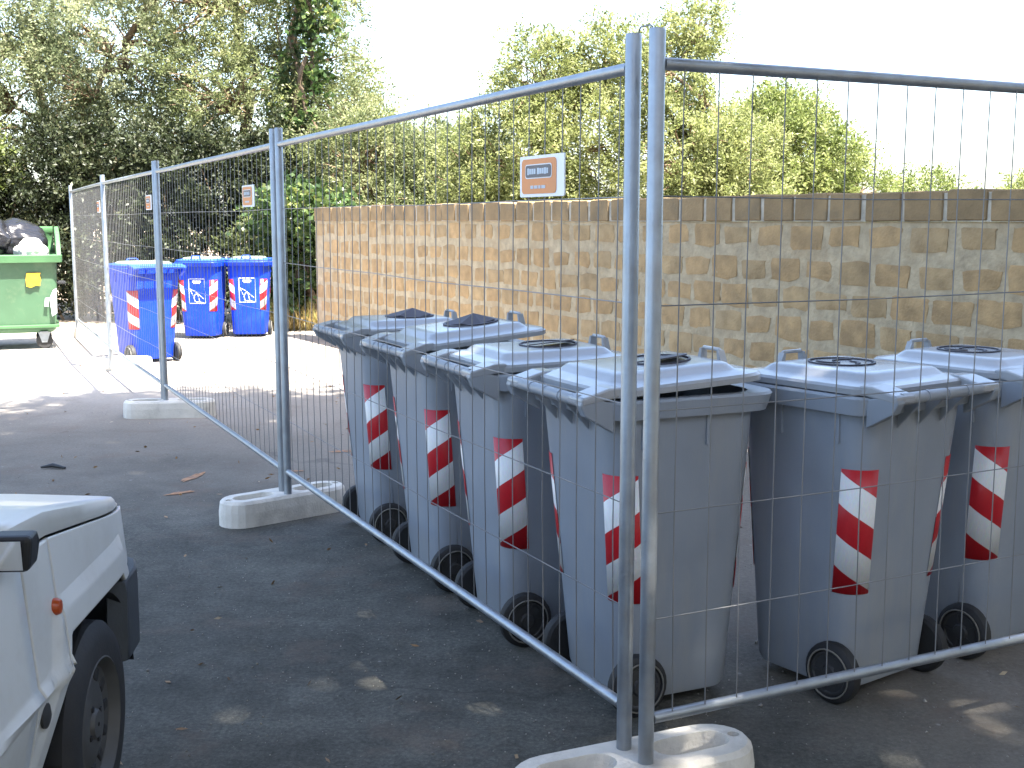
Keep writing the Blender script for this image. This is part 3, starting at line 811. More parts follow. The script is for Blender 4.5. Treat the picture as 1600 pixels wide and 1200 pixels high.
b = MB(); b.tube([(0.70, -.45, .80), (.78, -.45, .80), (.78, -.20, .80), (.70, -.20, .80)], .015, 8); b.build("side_handle", M['black_plastic'], dm, 40)
b = MB(); b.prism([(0.35, -.4905, .765), (.40, -.490, .75), (.45, -.4905, .775), (.50, -.491, .77), (.515, -.496, .84), (.50, -.50, .90), (.515, -.501, .925), (.36, -.501, .925), (.345, -.496, .85)], (0, -.003, 0)); o = b.build("yellow_label", M['yellow'], dm)
b = MB(); b.prism([(0.675, -.463, .44), (.62, -.463, .40), (.60, -.474, .62), (.64, -.48, .71), (.68, -.47, .74)], (0, -.0025, 0)); b.prism([(0.54, -.471, .52), (.585, -.471, .52), (.59, -.477, .63), (.55, -.477, .62)], (0, -.0025, 0)); b.build("torn_sticker", M['white_print'], dm)

def bag(name, label, m, loc, r, seed, group="rubbish bags in the dumpster"):
    bm = bmesh.new(); bmesh.ops.create_icosphere(bm, subdivisions=5, radius=1)
    rs = np.random.default_rng(seed); ks = rs.normal(0, 3.2, (14, 3)); ph = rs.uniform(0, 6, 14)
    for v in bm.verts:
        p = np.array(v.co); q = p * 1.0
        n_ = sum(math.sin(ks[i] @ p + ph[i]) / (1 + .35 * np.linalg.norm(ks[i])) for i in range(14))
        cr = 1 + 0.075 * n_ + 0.05 * abs(math.sin(7 * p[0] + 3 * p[2] + seed)) - 0.03 * abs(math.sin(13 * p[1] + 9 * p[2] - 6 * p[0] + seed)) + 0.018 * abs(math.sin(23 * p[2] + 17 * p[0]))
        if p[2] > 0.75: cr += (p[2] - .75) * 0.8
        v.co = Vector((q[0] * r[0] * cr, q[1] * r[1] * cr, q[2] * r[2] * cr))
    me = bpy.data.meshes.new(name); bm.to_mesh(me); bm.free(); me.materials.append(m)
    for p in me.polygons: p.use_smooth = True
    o = link(name, me, None, loc); return tag(o, label, "rubbish bag", group)
bag("rubbish_bag", "shiny black rubbish bag heaped at the left in the green dumpster", M['bag_black'], (-6.620, 14.252, 1.27), (.36, .34, .26), 1)
bag("rubbish_bag", "black rubbish bag bulging beside the end cheek of the dumpster", M['bag_black'], (-6.108, 14.588, 1.28), (.34, .30, .25), 2)
bag("rubbish_bag", "glossy black rubbish bag squeezed in the middle of the heap", M['bag_black'], (-6.283, 14.431, 1.33), (.27, .25, .20), 5)
bag("rubbish_bag", "pale white rubbish bag on the dumpster rim in front of the black ones", M['bag_white'], (-5.777, 14.301, 1.16), (.22, .15, .14), 3)

# ------------------------------------------------------------------ white car
CH = math.atan2(0.998, -0.0637)
cd_ = Vector((math.cos(CH), math.sin(CH))); cr_ = Vector((math.sin(CH), -math.cos(CH)))     # forward, right
wface = Vector((-1.046, 2.855))
root2 = wface - cd_ * 1.08 - cr_ * 0.735
car = thing("parked_car", "old white boxy hatchback parked at the left edge, nose pointing away", "car", (root2.x, root2.y, 0), CH)
# local frame: x forward, y left; right side at -y.  s = x - 1.08 measured from the front axle
AR = 0.335
def arch_m(dx, dz): return max(dz, (abs(dx) + max(0, dz) * 0.45) * 0.87)      # flat-topped wheel arch, not a circle
def arch_z(s_, c=0.0):
    d = abs(s_ - c)
    return 0.265 + min(AR, (AR / 0.87 - d) / 0.45) if d < AR / 0.87 else 0.0
def shoulder(s_):                        # top edge of the wings and doors
    return 0.83 - (s_ + 0.25) * 0.145 if s_ > -0.25 else 0.83 + (-0.25 - s_) * 0.05 if s_ > -1.2 else 0.8775
def out_y(s_, z):                        # how far the side bulges from the 0.735 plane
    o = 0.0
    o -= (z - 0.53) * 0.09 if z > 0.53 else (0.53 - z) * 0.20
    o += 0.013 * max(0.0, 1 - abs(z - 0.53) / 0.018)
    if s_ > 0.15: o -= 0.07 * ((s_ - 0.15) / 0.4) ** 2
    for c in (0.0, -2.16):
        m_ = arch_m(s_ - c, z - 0.265)
        o += 0.013 * min(1.0, max(0.0, (0.425 - m_) / 0.035)) * min(1.0, max(0.0, (z - 0.28) / 0.2))
    return o
def side_panel(name, s0, s1, bot, top, ns, nz, m, sgn):
    b = MB(); rings = []
    for i in range(ns + 1):
        s_ = s0 + (s1 - s0) * i / ns; z0_, z1_ = bot(s_), top(s_)
        rings.append([(1.08 + s_, sgn * (0.735 + out_y(s_, z0_ + (z1_ - z0_) * j / nz)), z0_ + (z1_ - z0_) * j / nz) for j in range(nz + 1)])
    b.loft(rings, False, False)
    o = b.build(name, m, car, 40)
    s2 = o.modifiers.new("thick", 'SOLIDIFY'); s2.thickness = 0.012; s2.offset = 1 if sgn < 0 else 1
    return o
sill = lambda s_: max(0.24, arch_z(s_), arch_z(s_, -2.16))
for sg in (-1, 1):
    side_panel("front_wing", -0.265, 0.49, lambda s_: max(arch_z(s_), 0.28 if s_ < 0 else (0.575 if s_ > 0.238 else 0.3)), shoulder, 80, 60, M['car_white'], sg)
    side_panel("cowl_panel", -0.445, -0.272, lambda s_: max(arch_z(s_), 0.24), shoulder, 16, 60, M['car_white'], sg)
    d_ = side_panel("door", -1.42, -0.452, lambda s_: 0.24, shoulder, 20, 60, M['car_white'], sg)
    b = MB(); b.box((1.08 - 1.28, sg * (0.735 + out_y(-1.2, .76) + .004), .76), (.14, .014, .03)); b.build("door_handle", M['black_plastic'], d_)
    side_panel("rear_wing", -2.74, -1.427, sill, shoulder, 70, 50, M['car_white'], sg)
    # glasshouse
    def gl(s_, z): return (1.08 + s_, sg * (0.685 - (z - 0.88) * 0.22), z)
    b = MB(); b.prism([gl(-0.62, .885), gl(-1.40, .885), gl(-1.36, 1.33), gl(-0.93, 1.33)], (0, sg * .012, 0)); b.build("side_window", M['car_glass'], car)
    b = MB(); b.prism([gl(-1.46, .885), gl(-2.55, .885), gl(-2.42, 1.32), gl(-1.43, 1.33)], (0, sg * .012, 0)); b.build("side_window", M['car_glass'], car)
    b = MB()
    for poly in ([gl(-.50, .86), gl(-.62, .86), gl(-.95, 1.36), gl(-.88, 1.38)], [gl(-1.40, .86), gl(-1.46, .86), gl(-1.43, 1.36), gl(-1.36, 1.36)], [gl(-2.55, .86), gl(-2.72, .86), gl(-2.56, 1.38), gl(-2.42, 1.36)], [gl(-.9, 1.33), gl(-2.5, 1.32), gl(-2.5, 1.40), gl(-.88, 1.40)], [gl(-.48, .83), gl(-2.7, .84), gl(-2.7, .885), gl(-.55, .885)]):
        b.prism(poly, (0, sg * .02, 0))
    b.build("window_frame", M['car_white'], car)
    # rocker plug seen below the ridge, indicator, mirror
    b = MB(); b.lathe([(0.030, 0), (0.030, .006), (.022, .009), (.004, .010)], 18, 'y', (0, 0, 0))
    if sg < 0:
        pl = b.build("jack_point_plug", M['hub'], car, 40, (1.08 - .39, -(0.735 + out_y(-.39, .47) + .009), .47)); pl.rotation_euler = (PI, 0, 0)
    b = MB(); b.lathe([(0.020, 0), (0.020, .010), (0.016, .018), (0.004, .021)], 16, 'y')
    il = b.build("side_indicator", M['amber'], car, 40, (1.08 - .285, sg * (0.735 + out_y(-.285, .68) + .004), .68)); il.rotation_euler = (PI if sg < 0 else 0, 0, 0)
    mb = MB()
    cx_, cz_ = 1.08 - .56, 0.888; yo = 0.705
    mb.prism([(cx_ - .030, sg * yo, cz_ - .040), (cx_ - .035, sg * (yo + .01), cz_ + .036), (cx_ + .02, sg * (yo + .01), cz_ + .038), (cx_ + .045, sg * yo, cz_ + .015), (cx_ + .035, sg * yo, cz_ - .034)], (0, sg * .082, 0))
    mm = bevel(mb.build("wing_mirror", M['black_plastic'], car), 0.012, 3)
    g = MB(); g.prism([(cx_ - .033, sg * (yo + .015), cz_ - .031), (cx_ - .033, sg * (yo + .074), cz_ - .031), (cx_ - .039, sg * (yo + .074), cz_ + .029), (cx_ - .039, sg * (yo + .015), cz_ + .029)], (-.004, 0, 0)); g.build("mirror_glass", M['mirror_glass'], mm)
    # wheels
    for sx, nm in ((0.025, 0), (-2.16, 1)):
        yc = sg * 0.66
        b = MB(); b.lathe([(0.17, -.075), (0.21, -.078), (0.245, -.07), (0.262, -.055), (0.266, 0), (0.262, .055), (0.245, .07), (0.21, .078), (0.172, .074), (.165, .05)], 44, 'y', (1.08 + sx, yc, .266), False)
        wh = b.build("wheel", M['rubber'], car, 30)
        b = MB(); e = sg
        b.lathe([(0.172, e * .055), (0.176, e * .073), (0.168, e * .077), (0.160, e * .066), (0.150, e * .050), (0.118, e * .044), (0.085, e * .056), (0.060, e * .058), (0.040, e * .056), (0.034, e * .066), (0.006, e * .067)], 40, 'y', (1.08 + sx, yc, .266), False)
        b.build("wheel_rim", M['rim'], wh, 30)
        for k in range(12):
            a_ = 2 * PI * k / 12; b = MB()
            b.box((1.08 + sx + .126 * math.cos(a_), yc + e * .044, .266 + .126 * math.sin(a_)), (.036, .014, .030), Matrix.Rotation(-a_, 3, 'Y')); bevel(b.build("slot", M['rubber'], wh), .006, 2)
        for k in range(4):
            a_ = 2 * PI * k / 4 + .4; b = MB(); b.box((1.08 + sx + .05 * math.cos(a_), yc + e * .057, .266 + .05 * math.sin(a_)), (.012, .010, .012)); b.build("wheel_nut", M['rubber'], wh)
        # dark arch lining
        b = MB(); n = 18
        arc = [(1.08 + sx + .334 * math.cos(R(8) + R(164) * k / n), .265 + .334 * math.sin(R(8) + R(164) * k / n)) for k in range(n + 1)]
        b.loft([[(p[0], sg * .735, p[1]) for p in arc], [(p[0], sg * .42, p[1]) for p in arc]], False, False)
        b.add([(p[0], sg * .42, p[1]) for p in arc], [tuple(range(n + 1))])
        b.build("arch_liner", M['black_plastic'], car, 60)
    b = MB(); b.box((1.08 + .492, sg * .53, .635), (.02, .20, .15)); bevel(b.build("headlight", M['headlight'], car), .012, 2)
    b = MB(); b.box((1.08 - 2.745, sg * .58, .66), (.02, .14, .22)); b.build("rear_light", M['red_lens'], car)
# bonnet: clamshell with its own side flange
b = MB(); rings = []
for i in range(13):
    s_ = -0.50 + 1.0 * i / 12; zt_ = shoulder(s_) + 0.075 - 0.045 * max(0, (s_ + .5) / 1.03) ** 1.5 - (0.012 if i == 12 else 0); zs = shoulder(s_) + 0.006; hw = 0.735 + out_y(s_, shoulder(s_)) + .002
    rings.append([(1.08 + s_ + (0.008 if i == 12 else 0), y_, z_) for (y_, z_) in ((-hw, zs), (-hw + .004, zt_ - .010), (-hw + .012, zt_ - .002), (-hw + .035, zt_), (-.42, zt_ + .010), (-.2, zt_ + .013), (0, zt_ + .014), (.2, zt_ + .013), (.42, zt_ + .010), (hw - .035, zt_), (hw - .012, zt_ - .002), (hw - .004, zt_ - .010), (hw, zs))])
b.loft(rings, False, False); fr = rings[-1]
b.add([(p[0], p[1], p[2]) for p in fr] + [(fr[0][0] + .004, p[1], shoulder(.50) - .012) for p in fr], [(j, j + 1, j + 14, j + 13) for j in range(12)])
o = b.build("bonnet", M['car_white'], car, 40); s2 = o.modifiers.new("thick", 'SOLIDIFY'); s2.thickness = 0.01
b = MB(); b.box((1.08 + .478, 0, .60), (.02, 1.32, .24)); bevel(b.build("front_panel", M['car_white'], car), .008, 2)
b = MB(); b.box((1.08 + .494, 0, .635), (.016, .80, .13))
for k in range(5): b.box((1.08 + .504, 0, .585 + k * .025), (.012, .78, .008))
b.build("grille", M['black_plastic'], car)
def bumper(s_, sg2):
    b = MB(); y_e = .735
    pts = [(s_ - sg2 * .235, y_e + .014), (s_ - sg2 * .10, y_e + .008), (s_ - sg2 * .02, y_e - .015), (s_ + sg2 * .045, y_e - .075), (s_ + sg2 * .075, y_e - .25), (s_ + sg2 * .08, 0)]
    full = pts + [(p[0], -p[1]) for p in reversed(pts[:-1])]
    rings = []
    for i, (sx, y) in enumerate(full):
        nx = .05 * sg2 if 2 < i < len(full) - 3 else 0.02 * sg2; low = 0.345
        rings.append([(1.08 + sx, y, low), (1.08 + sx + nx * .3, y, low + .04), (1.08 + sx + nx * .35, y, .535), (1.08 + sx, y, .572), (1.08 + sx - sg2 * .04, y * .94, .578), (1.08 + sx - sg2 * .05, y * .93, low)])
    b.loft(rings, True); return bevel(b.build("bumper", M['bumper'], car, 45), .006, 1)
bumper(.495, 1); bumper(-2.74, -1)
b = MB()     # floor pan and inner structure under the skin
b.box((1.08 - 1.1, 0, .42), (3.18, .80, .40)); b.box((1.08 - 1.55, 0, .62), (2.2, 1.30, .36)); b.box((1.08 - .02, 0, .68), (.80, 1.20, .10)); b.build("underbody", M['black_plastic'], car)
def roofring(s_, z, hw): return [(1.08 + s_, y, z + dz) for (y, dz) in ((-hw, -.03), (-hw + .03, 0), (-.3, .012), (0, .016), (.3, .012), (hw - .03, 0), (hw, -.03))]
b = MB(); b.loft([roofring(-.88, 1.385, .575), roofring(-1.0, 1.405, .58), roofring(-1.7, 1.42, .58), roofring(-2.45, 1.40, .575), roofring(-2.58, 1.37, .57)], False, False)
o = b.build("roof", M['car_white'], car, 40); s2 = o.modifiers.new("thick", 'SOLIDIFY'); s2.thickness = .02
b = MB(); b.prism([(1.08 - .47, -.665, .885), (1.08 - .47, .665, .885), (1.08 - .88, .575, 1.375), (1.08 - .88, -.575, 1.375)], (-.012, 0, 0)); b.build("windscreen", M['car_glass'], car)
b = MB(); b.prism([(1.08 - .44, -.69, .862), (1.08 - .44, .69, .862), (1.08 - .50, .68, .892), (1.08 - .50, -.68, .892)], (-.02, 0, 0)); b.build("cowl", M['black_plastic'], car)
b = MB(); b.prism([(1.08 - 2.72, -.70, .42), (1.08 - 2.72, .70, .42), (1.08 - 2.72, .68, .88), (1.08 - 2.58, .57, 1.38), (1.08 - 2.58, -.57, 1.38), (1.08 - 2.72, -.68, .88)], (-.02, 0, 0)); tg = b.build("tailgate", M['car_white'], car)
b = MB(); b.prism([(1.08 - 2.735, -.56, .93), (1.08 - 2.735, .56, .93), (1.08 - 2.62, .50, 1.31), (1.08 - 2.62, -.50, 1.31)], (-.012, 0, 0)); b.build("rear_window", M['car_glass'], tg)

# ------------------------------------------------------------------ foliage
def leaves_mesh(name, pos, dirs, ln, wd_, tint, m, seed):
    """thin pointed leaves, one quad each"""
    rs = np.random.default_rng(seed); n = len(pos)
    d = dirs / (np.linalg.norm(dirs, axis=1, keepdims=True) + 1e-9)
    rv = rs.normal(size=(n, 3)); w = np.cross(d, rv); w /= (np.linalg.norm(w, axis=1, keepdims=True) + 1e-9)
    L_ = (ln * rs.uniform(.65, 1.35, n))[:, None]; W_ = (wd_ * rs.uniform(.7, 1.3, n))[:, None]
    v = np.empty((n, 4, 3), np.float32)
    v[:, 0] = pos; v[:, 1] = pos + d * L_ * .5 + w * W_ * .5; v[:, 2] = pos + d * L_; v[:, 3] = pos + d * L_ * .5 - w * W_ * .5
    me = bpy.data.meshes.new(name)
    me.vertices.add(n * 4); me.vertices.foreach_set("co", v.reshape(-1))
    me.loops.add(n * 4); me.loops.foreach_set("vertex_index", np.arange(n * 4, dtype=np.int32))
    me.polygons.add(n); me.polygons.foreach_set("loop_start", np.arange(0, n * 4, 4, dtype=np.int32))
    me.update(calc_edges=True)
    at = me.attributes.new("tint", 'FLOAT', 'FACE'); at.data.foreach_set("value", np.clip(tint, 0, 1).astype(np.float32))
    me.materials.append(m)
    return me

def crown_points(blobs, rs, per, sig, hollow=0.45):
    pos, dr, tint, cen = [], [], [], []
    for (c, r_, nc) in blobs:
        c = np.array(c); r_ = np.array(r_)
        u = rs.normal(size=(nc, 3)); u /= np.linalg.norm(u, axis=1, keepdims=True)
        rad = hollow + (1 - hollow) * rs.uniform(0, 1, nc) ** 0.6
        rad *= 1 + 0.18 * np.sin(u[:, 0] * 4.1 + c[0]) * np.cos(u[:, 2] * 5.3 + c[1])
        cc = c + u * rad[:, None] * r_
        ok = cc[:, 2] > 0.25; cc, u = cc[ok], u[ok]
        cen.append(cc)
        k = len(cc)
        sg = sig * rs.uniform(.6, 1.4, (k, 1, 1))
        # sprays: leaves strung along a few short twigs per clump
        nt = 5; tw_ = rs.normal(size=(k, nt, 3)) + u[:, None, :] * 1.0 + np.array([0, 0, .35]); tw_ /= np.linalg.norm(tw_, axis=2, keepdims=True)
        q = max(1, per // nt); tt = rs.uniform(0, 1, (k, nt, q, 1))
        pp = cc[:, None, None, :] + tw_[:, :, None, :] * tt * sg[..., None] * 2.3 + rs.normal(size=(k, nt, q, 3)) * sg[..., None] * .22
        dd_ = tw_[:, :, None, :] * .9 + rs.normal(size=(k, nt, q, 3)) * .75
        ti = rs.uniform(.1, .75, (k, 1, 1)) + rs.normal(0, .16, (k, nt, q))
        pos.append(pp.reshape(-1, 3)); dr.append(dd_.reshape(-1, 3)); tint.append(ti.reshape(-1))
    return np.concatenate(pos), np.concatenate(dr), np.concatenate(tint), np.concatenate(cen)

def limb(b, p, q, r0, r1, rs, n=6, k=5, wob=0.08):
    p, q = np.array(p, float), np.array(q, float); L_ = np.linalg.norm(q - p)
    pts = [p + (q - p) * i / k + (rs.normal(size=3) * wob * L_ * (0 if i in (0, k) else 1)) + np.array([0, 0, .06 * L_ * math.sin(PI * i / k)]) for i in range(k + 1)]
    b.tube(pts, [r0 + (r1 - r0) * i / k for i in range(k + 1)], n); return pts

def tree(name, label, cat, base, blobs, leaf_m, seed, per=40, sig=.16, ln=.06, wd_=.02, trunk_r=.16, split=None, group=None, hollow=.45, twig_frac=.35, bark='bark'):
    rs = np.random.default_rng(seed)
    t = thing(name, label, cat, base, 0, group)
    B0 = np.array(base)
    blobs = [((c[0] - base[0], c[1] - base[1], c[2]), r_, n) for c, r_, n in blobs]
    if name != 'shade_tree': k_ = 1.9 if group == WG else 1.5; per = int(per * k_); wd_ *= 1.2; blobs = [(c, r_, int(n * (1.2 if group == WG else 1.08))) for c, r_, n in blobs]
    pos, dr, ti, cen = crown_points(blobs, rs, per, sig, hollow)
    b = MB(); zt_ = split if split else min(c[2] - r_[2] * .6 for c, r_, n in blobs); zt_ = max(.3, zt_)
    tp = limb(b, (0, 0, -.05), (rs.normal(0, .12), rs.normal(0, .12), zt_), trunk_r, trunk_r * .72, rs, 9, 5, .04)
    top = np.array(tp[-1]); ends = []
    for c, r_, n in blobs:
        e = np.array(c) + np.array([0, 0, -r_[2] * .15]); pts = limb(b, top, e, trunk_r * .62, trunk_r * .16, rs, 7, 6, .07); ends += pts[2:]
    b.build("trunk", M[bark], t, 60)
    ends = np.array(ends); b = MB()
    sel = cen[rs.uniform(size=len(cen)) < twig_frac]
    for c in sel[:260]:
        j = np.argmin(((ends - c) ** 2).sum(1)); limb(b, ends[j], c, trunk_r * .10 + .008, .004, rs, 4, 3, .08)
    if b.v: b.build("branches", M['twig'], t)
    link("crown", leaves_mesh("crown", pos, dr, ln, wd_, ti, leaf_m, seed + 1), t)
    return t
LG = "trees behind the fence and dumpster"
WG = "trees growing beyond the stone wall"
# big trees at the left, beyond the fence
tree("olive_tree", "large grey green tree with open sky gaps, left of the fence", "tree", (-7.4, 20.5, 0),
     [((-8.3, 20.2, 3.6), (1.7, 1.5, 1.2), 210), ((-6.6, 20.0, 4.4), (1.6, 1.4, 1.3), 190), ((-7.8, 20.8, 5.6), (2.0, 1.6, 1.3), 170), ((-6.1, 20.6, 2.9), (1.3, 1.2, .9), 150), ((-5.6, 20.5, 5.9), (1.3, 1.3, 1.0), 90)],
     M['leaf_grey'], 11, 62, .17, .075, .024, .2, 1.8, LG)
tree("broadleaf_tree", "bright green leafy tree at the far left edge above the dumpster", "tree", (-9.6, 18.2, 0),
     [((-9.2, 18.0, 3.4), (1.2, 1.2, 1.3), 170), ((-9.4, 18.3, 4.9), (1.5, 1.3, 1.2), 150), ((-8.6, 18.0, 2.2), (1.0, .9, .8), 90)], M['leaf_bright'], 12, 60, .16, .085, .04, .16, 1.5, LG)
tree("olive_tree", "tall brown branched olive tree just left of the stone wall", "tree", (-4.4, 20.2, 0),
     [((-4.6, 19.9, 3.5), (1.4, 1.3, 1.2), 190), ((-3.6, 20.2, 4.5), (1.2, 1.2, 1.2), 150), ((-4.9, 20.3, 5.2), (1.5, 1.3, 1.1), 120), ((-3.0, 20.0, 3.2), (1.0, 1.0, .9), 140), ((-3.3, 20.3, 5.7), (1.0, 1.0, .9), 80), ((-2.6, 20.4, 2.6), (.9, .9, .8), 120)],
     M['leaf_olive'], 13, 62, .16, .07, .022, .22, 2.0, LG)
# ivy covered trunk standing in front of it
def ivy(name, label, base, blobs, seed, per=36, ln=.085, wd_=.08, m='leaf_ivy', cat="ivy", group=None, sig=.12, hollow=.7):
    t = thing(name, label, cat, base)
    rs = np.random.default_rng(seed)
    bl = [((c[0] - base[0], c[1] - base[1], c[2]), r_, n) for c, r_, n in blobs]
    pos, dr, ti, cen = crown_points(bl, rs, per, sig, hollow)
    b = MB(); hmax = max(c[2] + r_[2] * .8 for c, r_, n in bl)
    for k in range(3): limb(b, (rs.normal(0, .08), rs.normal(0, .08), -.03), (bl[-1][0][0] + rs.normal(0, .1), bl[-1][0][1], hmax), .06, .02, rs, 6, 8, .03)
    b.build("stem", M['bark'], t, 60)
    link("foliage", leaves_mesh("foliage", pos, dr, ln, wd_, ti, M[m], seed + 1), t)
    return t
ivy("ivy", "tall dark ivy column rising above the fence between the trees", (-3.35, 19.2, 0),
    [((-3.35, 19.2, 1.6), (.45, .4, 1.2), 80), ((-3.3, 19.2, 3.6), (.26, .26, 1.2), 40), ((-3.2, 19.2, 5.2), (.34, .3, .9), 44)], 21)
ivy("ivy", "glossy ivy spilling over the left end of the stone wall", (-2.95, 16.9, 0),
    [((-3.05, 17.0, .95), (.42, .4, .75), 130), ((-2.85, 16.6, 1.65), (.55, .45, .22), 80), ((-3.2, 17.1, 1.5), (.5, .4, .5), 80)], 22, 34, .08, .075)
# hedge behind the blue bins and the dumpster
def hedge(name, label, xs, y, h, dep, seed, m, dens=70, ln=.07, wd_=.035):
    t = thing(name, label, "hedge", ((xs[0] + xs[1]) / 2, y, 0))
    rs = np.random.default_rng(seed); w = xs[1] - xs[0]
    bl = []; n = max(2, int(w / .8))
    for i in range(n):
        x = -w / 2 + w * (i + .5) / n
        bl.append(((x, rs.normal(0, .1), h * .32), (.6, dep, h * .36), dens)); bl.append(((x + rs.normal(0, .15), rs.normal(0, .15), h * .72), (.6, dep * .9, h * .3), dens))
    pos, dr, ti, cen = crown_points(bl, rs, 110, .16, .2)
    b = MB()
    for i in range(n * 3):
        x = -w / 2 + w * rs.uniform(); limb(b, (x, rs.normal(0, .15), -.03), (x + rs.normal(0, .25), rs.normal(0, .25), h * rs.uniform(.7, .95)), .025, .006, rs, 5, 4, .05)
    b.build("stems", M['twig'], t, 60)
    link("foliage", leaves_mesh("foliage", pos, dr, ln, wd_, ti - .1, M[m], seed + 1), t)
hedge("hedge", "dark dense hedge behind the three blue bins", (-6.1, -3.3), 18.4, 2.9, .55, 31, 'leaf_dark', 95)
hedge("hedge", "brownish dark hedge standing behind the green dumpster", (-11.2, -6.1), 18.6, 3.0, .6, 32, 'leaf_dark', 80)
hedge("hedge", "sunlit yellowing shrub row between the hedge and the stone wall", (-3.9, -2.7), 17.9, 1.5, .3, 33, 'leaf_olive', 60)
# trees beyond the wall
tree("shrubby_tree", "low olive green shrubby tree over the far left part of the wall", "tree", (-1.9, 18.6, 0),
     [((-2.3, 18.4, 2.35), (.95, .8, .85), 170), ((-1.3, 18.5, 2.15), (.9, .8, .8), 160), ((-.6, 18.0, 2.1), (.85, .8, .8), 150), ((-.9, 17.6, 1.5), (1.6, .5, .5), 120)], M['leaf_olive'], 14, 56, .14, .06, .02, .1, 1.0, WG)
tree("acacia_tree", "yellow green tree with two peaks left of the corner posts", "tree", (.5, 16.2, 0),
     [((.1, 16.0, 2.3), (.9, .8, .9), 150), ((.35, 16.1, 3.25), (.55, .5, .7), 90), ((1.0, 16.0, 2.6), (.7, .7, .9), 110), ((1.25, 16.2, 3.5), (.45, .4, .55), 60), ((-.5, 16.3, 2.1), (.6, .6, .6), 70), ((.4, 15.8, 1.6), (1.2, .5, .5), 110)], M['leaf_yellow'], 15, 56, .13, .06, .018, .11, 1.2, WG)
tree("acacia_tree", "bright yellow tree glowing right behind the corner posts", "tree", (2.3, 15.6, 0),
     [((2.1, 15.2, 2.3), (.85, .8, .8), 170), ((2.7, 15.4, 2.2), (.75, .7, .75), 140), ((2.0, 15.6, 3.3), (.55, .5, .75), 100), ((2.35, 15.6, 3.9), (.35, .35, .4), 36), ((2.6, 15.0, 1.6), (1.1, .5, .45), 110)], M['leaf_yellow'], 16, 60, .13, .055, .017, .11, 1.2, WG)
tree("olive_tree", "rounded green tree right of the bright yellow one", "tree", (4.0, 17.0, 0),
     [((3.75, 16.8, 2.45), (.75, .8, .75), 150), ((4.3, 17.0, 2.2), (.7, .7, .7), 120), ((3.8, 17.0, 2.95), (.5, .5, .45), 60), ((4.9, 17.0, 1.85), (.5, .5, .45), 60)], M['leaf_bright'], 17, 60, .13, .06, .02, .11, 1.2, WG)
tree("shrubby_tree", "small lone bush top showing above the right part of the wall", "tree", (6.6, 18.8, 0),
     [((6.5, 18.7, 1.75), (.5, .5, .55), 90), ((7.0, 18.8, 1.5), (.4, .4, .4), 40)], M['leaf_bright'], 18, 52, .12, .055, .02, .07, .8, WG)
tree("shrubby_tree", "bush top peeking over the wall at the right edge", "tree", (8.35, 19.2, 0),
     [((8.3, 19.0, 1.7), (.5, .5, .5), 80)], M['leaf_bright'], 19, 52, .12, .055, .02, .07, .8, WG)

# trees behind the photographer whose shade covers the bins and the forecourt
SG = "trees behind the photographer"
def shade_tree(label, base, blobs, seed):
    tree("shade_tree", label, "tree", base, blobs, M['leaf_olive'], seed, 72, .34, .17, .10, .28, 4.5, SG, .2, .1)
def shade_blobs(x0): return [((x0 + dx, y, 10.3 + dz), (2.2, 2.3, 1.5), 190) for dx, y, dz in ((-1.5, -3.0, 0), (1.5, -2.0, .4), (-1.4, .6, .5), (1.6, 1.4, .3), (-1.5, 4.0, .1), (1.5, 4.6, .3))]
LOW = lambda x0: [((x0 + dx, y, z), (2.3, 1.6, 1.9), 110) for dx, y, z in ((-1.7, -9.0, 2.6), (1.7, -9.5, 2.8), (-1.6, -8.8, 6.0), (1.6, -9.0, 6.2))]  # low crowns added out of view to block sky light from behind
EAST = [((13.5, y, z), (1.6, 2.4, 2.0), 110) for y, z in ((-5, 2.8), (-1, 2.8), (3, 2.8), (6.5, 2.8), (-5, 6.4), (-1, 6.6), (3, 6.4), (6.5, 6.2))]  # unseen crowns added to hold back sky light from the right
shade_tree("broad shade tree behind the photographer, left of the other two", (-1.8, -3.5, 0), shade_blobs(-1.6) + LOW(-1), 41)
shade_tree("broad shade tree behind the photographer, between the other two", (5.0, -3.5, 0), shade_blobs(4.2) + [((1.3, y, 10.2 + dz), (1.9, 2.2, 1.2), 170) for y, dz in ((-1.6, .3), (1.7, -.2), (5.0, .2))] + LOW(5.5), 42)
shade_tree("broad shade tree behind the photographer, right of the other two", (11.0, -3.5, 0), shade_blobs(9.8) + LOW(12) + EAST, 43)

# ------------------------------------------------------------------ small things on the ground
n = 650
xy = np.column_stack([RNG.uniform(-5, 4.5, n), RNG.uniform(2.2, 15, n), RNG.uniform(.004, .012, n)])
dr = np.column_stack([RNG.normal(size=n), RNG.normal(size=n), RNG.normal(0, .15, n)])
lm = leaves_mesh("leaf_litter", xy, dr, .035, .014, RNG.uniform(0, 1, n), M['litter'], 77)
tag(link("leaf_litter", lm), kind='stuff')
n = 2600
xy = np.column_stack([RNG.uniform(-3.6, -2.6, n), RNG.uniform(16.6, 17.5, n), np.zeros(n)]); dr = np.column_stack([RNG.normal(0, .35, n), RNG.normal(0, .35, n), np.ones(n)])
tag(link("dry_grass", leaves_mesh("dry_grass", xy, dr, .38, .012, RNG.uniform(0, 1, n), M['leaf_dry'], 78)), kind='stuff')
def mark(cx, cy, L_, W_, a_, seed):
    rs = np.random.default_rng(seed); b = MB(); k = 18; pts = []
    for i in range(k):
        t_ = 2 * PI * i / k; rr_ = rs.uniform(.6, 1.15); x_, y_ = L_ * rr_ * math.cos(t_), W_ * rr_ * math.sin(t_)
        pts.append((cx + x_ * math.cos(a_) - y_ * math.sin(a_), cy + x_ * math.sin(a_) + y_ * math.cos(a_), .004))
    b.add(pts, [tuple(range(k))]); tag(b.build("painted_mark", M['orange_paint']), kind='structure')
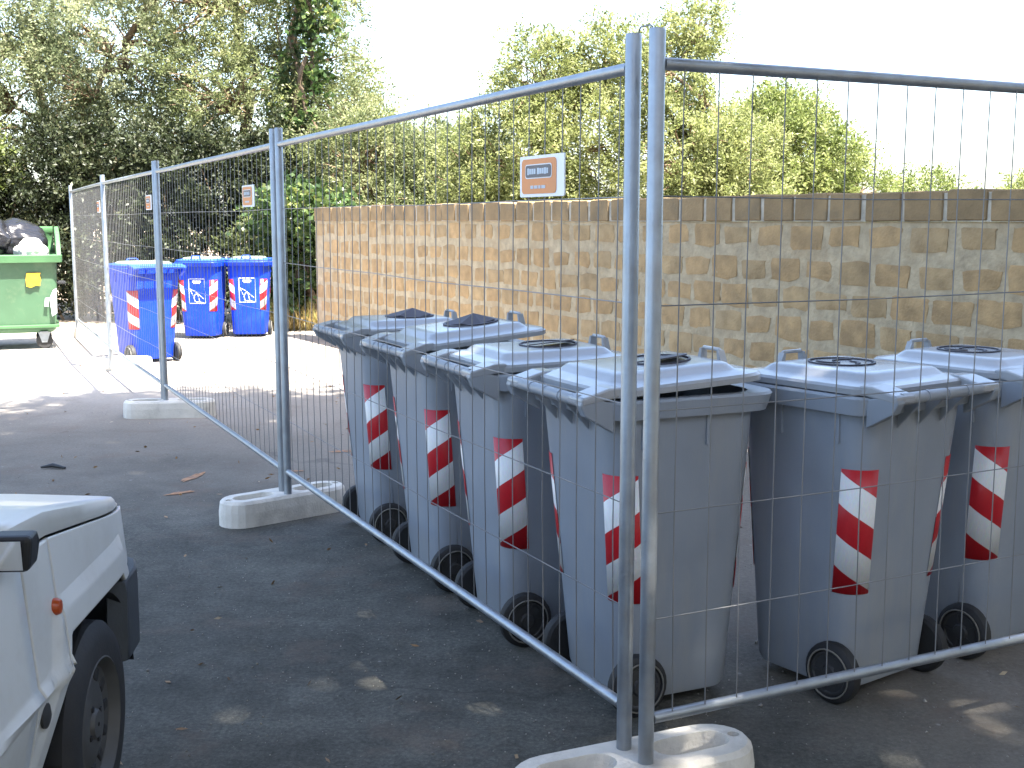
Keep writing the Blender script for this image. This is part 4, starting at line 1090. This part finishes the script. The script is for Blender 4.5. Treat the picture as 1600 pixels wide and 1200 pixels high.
mark(-1.93, 7.03, .16, .035, R(75), 1); mark(-1.90, 6.60, .10, .03, R(40), 2); mark(-1.12, 7.85, .14, .04, R(20), 3); mark(-1.35, 7.2, .06, .025, R(10), 4)
b = MB(); b.tube([(-2.95, 7.27, .012), (-2.88, 7.29, .02), (-2.79, 7.25, .012)], [.006, .016, .008], 7)
tag(b.build("bark_scrap", M['black_plastic'], None, 60), "dark scrap of bark lying on the asphalt beyond the car", "debris")

# loose grit on the asphalt, thicker round the bins and towards the wall
rs = np.random.default_rng(91); n = 4200
gx = rs.uniform(-3.5, 3.2, n); gy = 2.3 + 8.5 * rs.uniform(0, 1, n) ** 1.3
near = rs.uniform(0, 1, n) < .55; gx[near] = .3 + rs.normal(0, 1.1, near.sum()); gy[near] = 4.6 + rs.normal(0, 1.2, near.sum())
r_ = rs.uniform(.0015, .0045, n) * np.where(rs.uniform(0, 1, n) < .03, 2.2, 1.0)
base = np.array([(1, 0, 0), (0, 1, 0), (-1, 0, 0), (0, -1, 0), (0, 0, .9), (0, 0, -.5)], float)
vv = base[None] * r_[:, None, None] * rs.uniform(.6, 1.3, (n, 6, 1)); ang = rs.uniform(0, 6.28, n)
ca, sa = np.cos(ang)[:, None], np.sin(ang)[:, None]
vx = vv[..., 0] * ca - vv[..., 1] * sa + gx[:, None]; vy = vv[..., 0] * sa + vv[..., 1] * ca + gy[:, None]; vz = vv[..., 2] + r_[:, None] * .35
tri = np.array([(0, 1, 4), (1, 2, 4), (2, 3, 4), (3, 0, 4), (1, 0, 5), (2, 1, 5), (3, 2, 5), (0, 3, 5)])
me = bpy.data.meshes.new("grit"); me.vertices.add(n * 6); me.vertices.foreach_set("co", np.stack([vx, vy, vz], 2).astype(np.float32).reshape(-1))
ix = (tri[None] + 6 * np.arange(n)[:, None, None]).reshape(-1).astype(np.int32)
me.loops.add(len(ix)); me.loops.foreach_set("vertex_index", ix); me.polygons.add(n * 8); me.polygons.foreach_set("loop_start", np.arange(0, n * 24, 3, dtype=np.int32)); me.update(calc_edges=True)
me.materials.append(mat("pale_grit", (0.27, 0.25, 0.22), 0.9, 0, 0.5, 9))
tag(link("gravel", me), kind='stuff')
